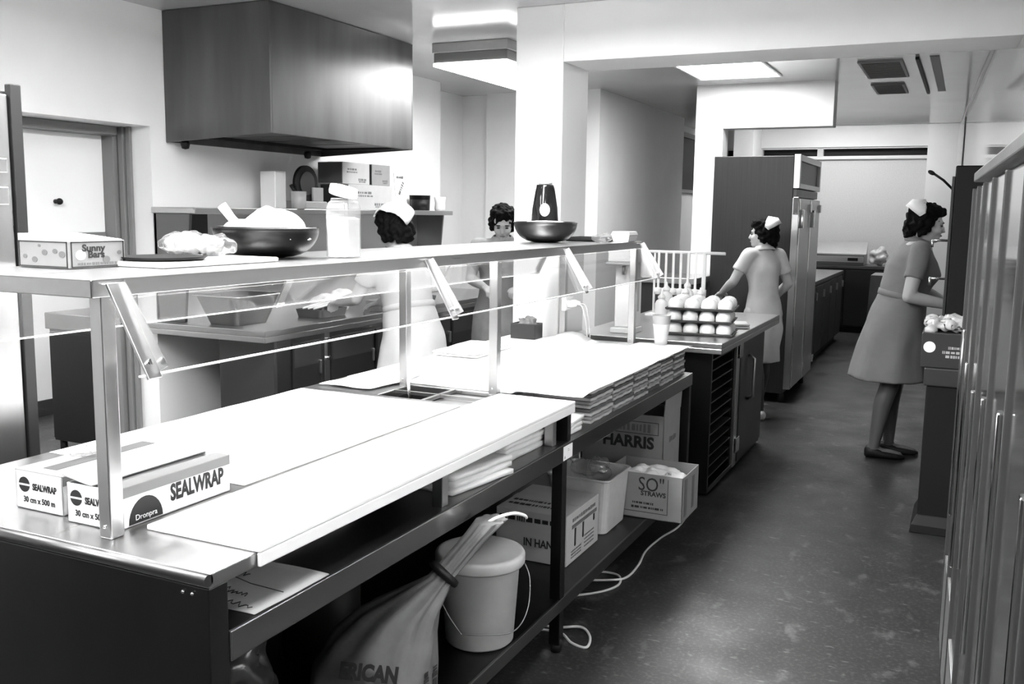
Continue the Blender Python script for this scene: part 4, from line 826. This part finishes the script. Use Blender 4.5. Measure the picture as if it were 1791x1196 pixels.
# ================================================================ PEOPLE
def person(label, loc, rz, s=1., lean=.1, hyaw=0., hpitch=0., arms=None, feet=None, hem=.5, uni=UNIW, legs=LEGS, shoe=BLACK, cap='band', girth=1., lshort=True, flare=1., back=0., hv=1.):
    t = thing('person', label, 'person', loc, rz); t.scale = (s, s, s)
    Rl = Matrix.Rotation(-lean, 3, 'X'); piv = Vector((0, 0, .88))
    T = lambda p: piv+Rl @ (Vector(p)-piv) if p[2] > .88 else Vector(p)
    sh = {k: T((k*.168*girth, 0, 1.315)) for k in (-1, 1)}
    arms = arms or {-1: ((-.22, .02, 1.05), (-.2, .12, .82)), 1: ((.22, .02, 1.05), (.2, .12, .82))}
    feet = feet or {-1: (-.09, 0), 1: (.09, 0)}
    b = MB()
    for k in (-1, 1):                                            # legs
        fx, fy = feet[k]; hip = Vector((k*.085, 0, .84)); an = Vector((fx, fy-.03, .085)); kn = hip.lerp(an, .5)+Vector((0, .02, .0))
        cf = kn.lerp(an, .3)+Vector((0, -.012, 0))
        b.chain([(hip, .088), (kn, .056), (cf, .054), (an, .034)]); b.chain([(an, .034), ((fx, fy-.045, .04), .032), ((fx, fy+.07, .03), .03), ((fx, fy+.12, .025), .022)])
    g_ = girth                                                   # trunk
    for z, rx, ry, oy in ((.86, .165, .125, 0), (.98, .145, .11, 0), (1.1, .14, .105, 0), (1.2, .15, .115, .015), (1.29, .13, .085, 0)):
        b.ell(tuple(T((0, oy, z))), (rx*g_, ry*g_, .09))
    C = T((0, .02, 1.475)); b.chain([(T((0, 0, 1.30)), .06), (T((0, .0, 1.37)), .05), (C+Vector((0, -.02, -.05)), .046)])
    HR = Matrix.Rotation(hyaw, 3, 'Z') @ Matrix.Rotation(-hpitch, 3, 'X'); he = HR.to_euler(); hl = lambda p: tuple(C+HR @ Vector(p))
    for p, r in (((0, -.012, .03), (.073, .09, .08)), ((0, .022, -.025), (.062, .064, .085)), ((0, .055, -.083), (.034, .032, .026)), ((0, .092, -.018), (.011, .014, .024)), ((0, .101, -.030), (.014, .012, .011)),
                 ((.034, .06, -.03), (.026, .025, .026)), ((-.034, .06, -.03), (.026, .025, .026)), ((0, .083, -.058), (.022, .010, .010)), ((0, .078, .022), (.045, .014, .010)), ((.073, -.005, -.015), (.010, .02, .03)), ((-.073, -.005, -.015), (.010, .02, .03))):
        b.ell(hl(p), r, he)
    for k in (-1, 1):                                            # arms and hands
        el, wr = Vector(arms[k][0]), Vector(arms[k][1])
        b.chain([(sh[k], .052), (sh[k].lerp(el, .5), .045), (el, .038), (el.lerp(wr, .3), .039), (wr, .026)])
        d = (wr-el).normalized(); sd = d.cross(Vector((0, 0, 1))).normalized(); n = sd.cross(d)*-1
        if n.z > 0: n = -n
        b.ell(tuple(wr+d*.045), (.037, .045, .016), Matrix((sd, d, sd.cross(d))).transposed().to_euler(), n=14, m=8)
        for j, (o, L) in enumerate(((-.030, .058), (-.010, .07), (.010, .066), (.029, .052))):
            p0 = wr+d*.075+sd*o; p1 = p0+(d*.8+n*.4).normalized()*L*.55; p2 = p1+(d*.35+n*.9).normalized()*L*.5
            b.chain([(p0, .0105), (p1, .0095), (p2, .0085)])
        q = -k; p0 = wr+d*.02+sd*(.026*q); p1 = p0+(d*.6+sd*.7*q+n*.2).normalized()*.04; b.chain([(p0, .013), (p1, .0105), (p1+(d+n*.5).normalized()*.028, .0095)])
    me = remesh(b, .0075, 5, 'body'); me.materials.append(SKIN); me.materials.append(legs)
    bo = link('body', me, None, t); me.materials.clear(); me.materials.append(SKIN); me.materials.append(legs)
    for p in me.polygons: p.material_index = 1 if p.center.z < .8 else 0
    # dress
    d = MB(); rings = []
    for z, rx, ry, oy in ((hem, .235*flare, .20*flare, back), (hem+.12, .222*flare, .185*flare, back*.8), (.74, .20, .165, back*.4), (.88, .182, .142, 0), (.96, .165, .128, 0), (1.03, .150, .118, 0), (1.1, .156, .122, .003), (1.19, .168, .138, .016), (1.26, .165, .112, .008), (1.315, .145, .082, 0), (1.355, .075, .066, 0), (1.375, .058, .056, .0)):
        rg = []
        for i in range(36):
            a = 2*math.pi*i/36; f = 1+(.035*math.sin(a*7+1) if z < .8 else 0); rg.append(tuple(T((rx*g_*f*math.cos(a), oy+ry*g_*f*math.sin(a), z))))
        rings.append(rg)
    d.loft(rings, True, True)
    for k in (-1, 1):
        el = Vector(arms[k][0]); d.chain([(T((k*.08, 0, 1.315)), .05), (sh[k], .056), (sh[k].lerp(el, .35), .056)]); d.cyl(tuple(sh[k].lerp(el, .3)), tuple(sh[k].lerp(el, .62)), .056, .06)
    me = remesh(d, .011, 4, 'dress'); rough_up(me, .008, 9, loc[0]); link('dress', me, uni, t)
    co = T((0, 0, 1.362)); X = Matrix.Translation(co) @ Matrix.Rotation(-lean-.15, 4, 'X')
    MB().lathe([(.056, .02), (.064, .022), (.088, -.012), (.084, -.02), (.06, .0)], n=28, cap=False, sq=(1.05, .95), M=X).build('collar', uni, t)
    if lshort:
        w_ = T((0, 0, 1.02)); MB().lathe([(.153*g_, -.018), (.157*g_, -.016), (.157*g_, .016), (.153*g_, .018)], n=36, cap=False, sq=(1, .80), M=Matrix.Translation(w_) @ Matrix.Rotation(-lean, 4, 'X')).build('belt', uni, t)
    # hair
    h = MB(); HE = he
    for p, r in (((0, -.03, .045), (.092, .100, .085)), ((0, .03, .09), (.075, .055, .035)), ((.066, -.03, .0), (.032, .06, .075)), ((-.066, -.03, .0), (.032, .06, .075)), ((0, -.085, -.03), (.075, .045, .075)), ((0, .06, .075), (.055, .03, .025))):
        h.ell(hl(p), tuple(q*hv for q in r), HE)
    me = remesh(h, .008, 2, 'hair'); rough_up(me, .022, 38, loc[1]); link('hair', me, HAIR, t)
    for k in (-1, 1):
        MB().ell(hl((k*.03, .081, .0)), (.012, .006, .006), HE, 10, 6).build('eye', INK, t); MB().ell(hl((k*.031, .086, .020)), (.019, .005, .004), HE, 10, 6).build('eyebrow', HAIR, t)
    MB().ell(hl((0, .092, -.058)), (.020, .005, .006), HE, 10, 6).build('mouth', mat('lips', .16, .5), t)
    if cap:
        rings = []
        if cap == 'band':     # small folded cap sitting on the crown
            for i in range(15):
                a = math.radians(-70+140*i/14); ca, sa = math.cos(a), math.sin(a); q = 1-(abs(i-7)/7)**2
                rings.append([hl(p) for p in [(.100*sa, -.03, .03+.094*ca), (.100*sa, -.04, .035+(.098+.012*q)*ca), (.100*sa, -.055*q-.06, .03+(.095+.008*q)*ca), (.096*sa, -.085*q-.06, .01+.080*ca), (.094*sa, -.07*q-.055, .015+.07*ca)]])
        else:                 # kerchief over the crown, its point hanging at the back
            for i in range(11):
                u = -1+.2*i; th = u*math.radians(52); vm = math.radians(128-60*abs(u)); o_, n_ = [], []
                for k in range(9):
                    v = math.radians(-38)+(vm+math.radians(38))*k/8; dr = Vector((math.sin(th), -math.cos(th)*math.sin(v), math.cos(th)*math.cos(v)))
                    for R_, L_ in ((1., o_), (.93, n_)): L_.append(hl((dr.x*.128*R_, -.035+dr.y*.142*R_, .045+dr.z*.118*R_)))
                rings.append(o_+n_[::-1])
        MB().loft(rings, True, True).build('cap', CLOTH, t)
    for k in (-1, 1):
        fx, fy = feet[k]; rings = []
        for y, w_, z0, z1 in ((-.085, .02, .012, .055), (-.075, .032, .0, .075), (-.04, .037, .0, .078), (.02, .040, .0, .055), (.08, .045, .0, .045), (.125, .038, .0, .035), (.15, .018, .004, .024)):
            rings.append([(fx+w_*math.cos(a)*1.0, fy+y, (z0+z1)/2+(z1-z0)/2*math.sin(a)) for a in [2*math.pi*i/14 for i in range(14)]])
        MB().loft(rings, True, True).build('shoe', shoe, t)
    return t
SH_W = mat('white_shoe', .7, .5)
person('person in a pale grey uniform dress bending over the wall bench', (-.375, 6.56, 0), math.radians(-80), 1.035, .2, -.05, .15,
       {-1: ((-.23, .10, 1.08), (-.14, .29, .98)), 1: ((.245, .03, 1.03), (.16, .30, .975))}, {-1: (-.07, .04), 1: (.08, -.06)}, .50, UNIG, LEGS, BLACK, 'band', 1.18, True, .98, -.03)
person('person in a white uniform walking past the fridge, head turned aside', (-1.37, 7.36, 0), math.radians(48), .955, .06, .75, .0,
       {-1: ((-.24, .08, 1.10), (-.20, .28, 1.0)), 1: ((.25, .02, 1.08), (.22, .2, .92))}, {-1: (-.05, -.05), 1: (.08, .14)}, .46, mat('offwhite_uniform', .5, .85, var=.06, scale=14, bump=.15), DGREY, SH_W, 'band', .86, False, .78, 0)
person('person in a white dress and headscarf seen from behind at the back counter', (-2.84, 4.66, 0), math.radians(74), .985, .26, -.15, .45,
       {-1: ((-.22, .25, 1.06), (-.16, .48, 1.02)), 1: ((.22, .25, 1.06), (.14, .46, 1.0))}, None, .48, UNIW, LEGS, SH_W, 'scarf', 1.08, True, 1.05, -.02, 1.08)
person('person with short dark curly hair in a grey smock facing the counter', (-2.99, 6.12, 0), math.radians(206), 1.0, .1, .0, .42,
       {-1: ((-.22, .14, 1.08), (-.12, .34, 1.04)), 1: ((.22, .14, 1.08), (.12, .34, 1.04))}, None, .48, UNID, LEGS, BLACK, None, 1.05, False, .9, 0)
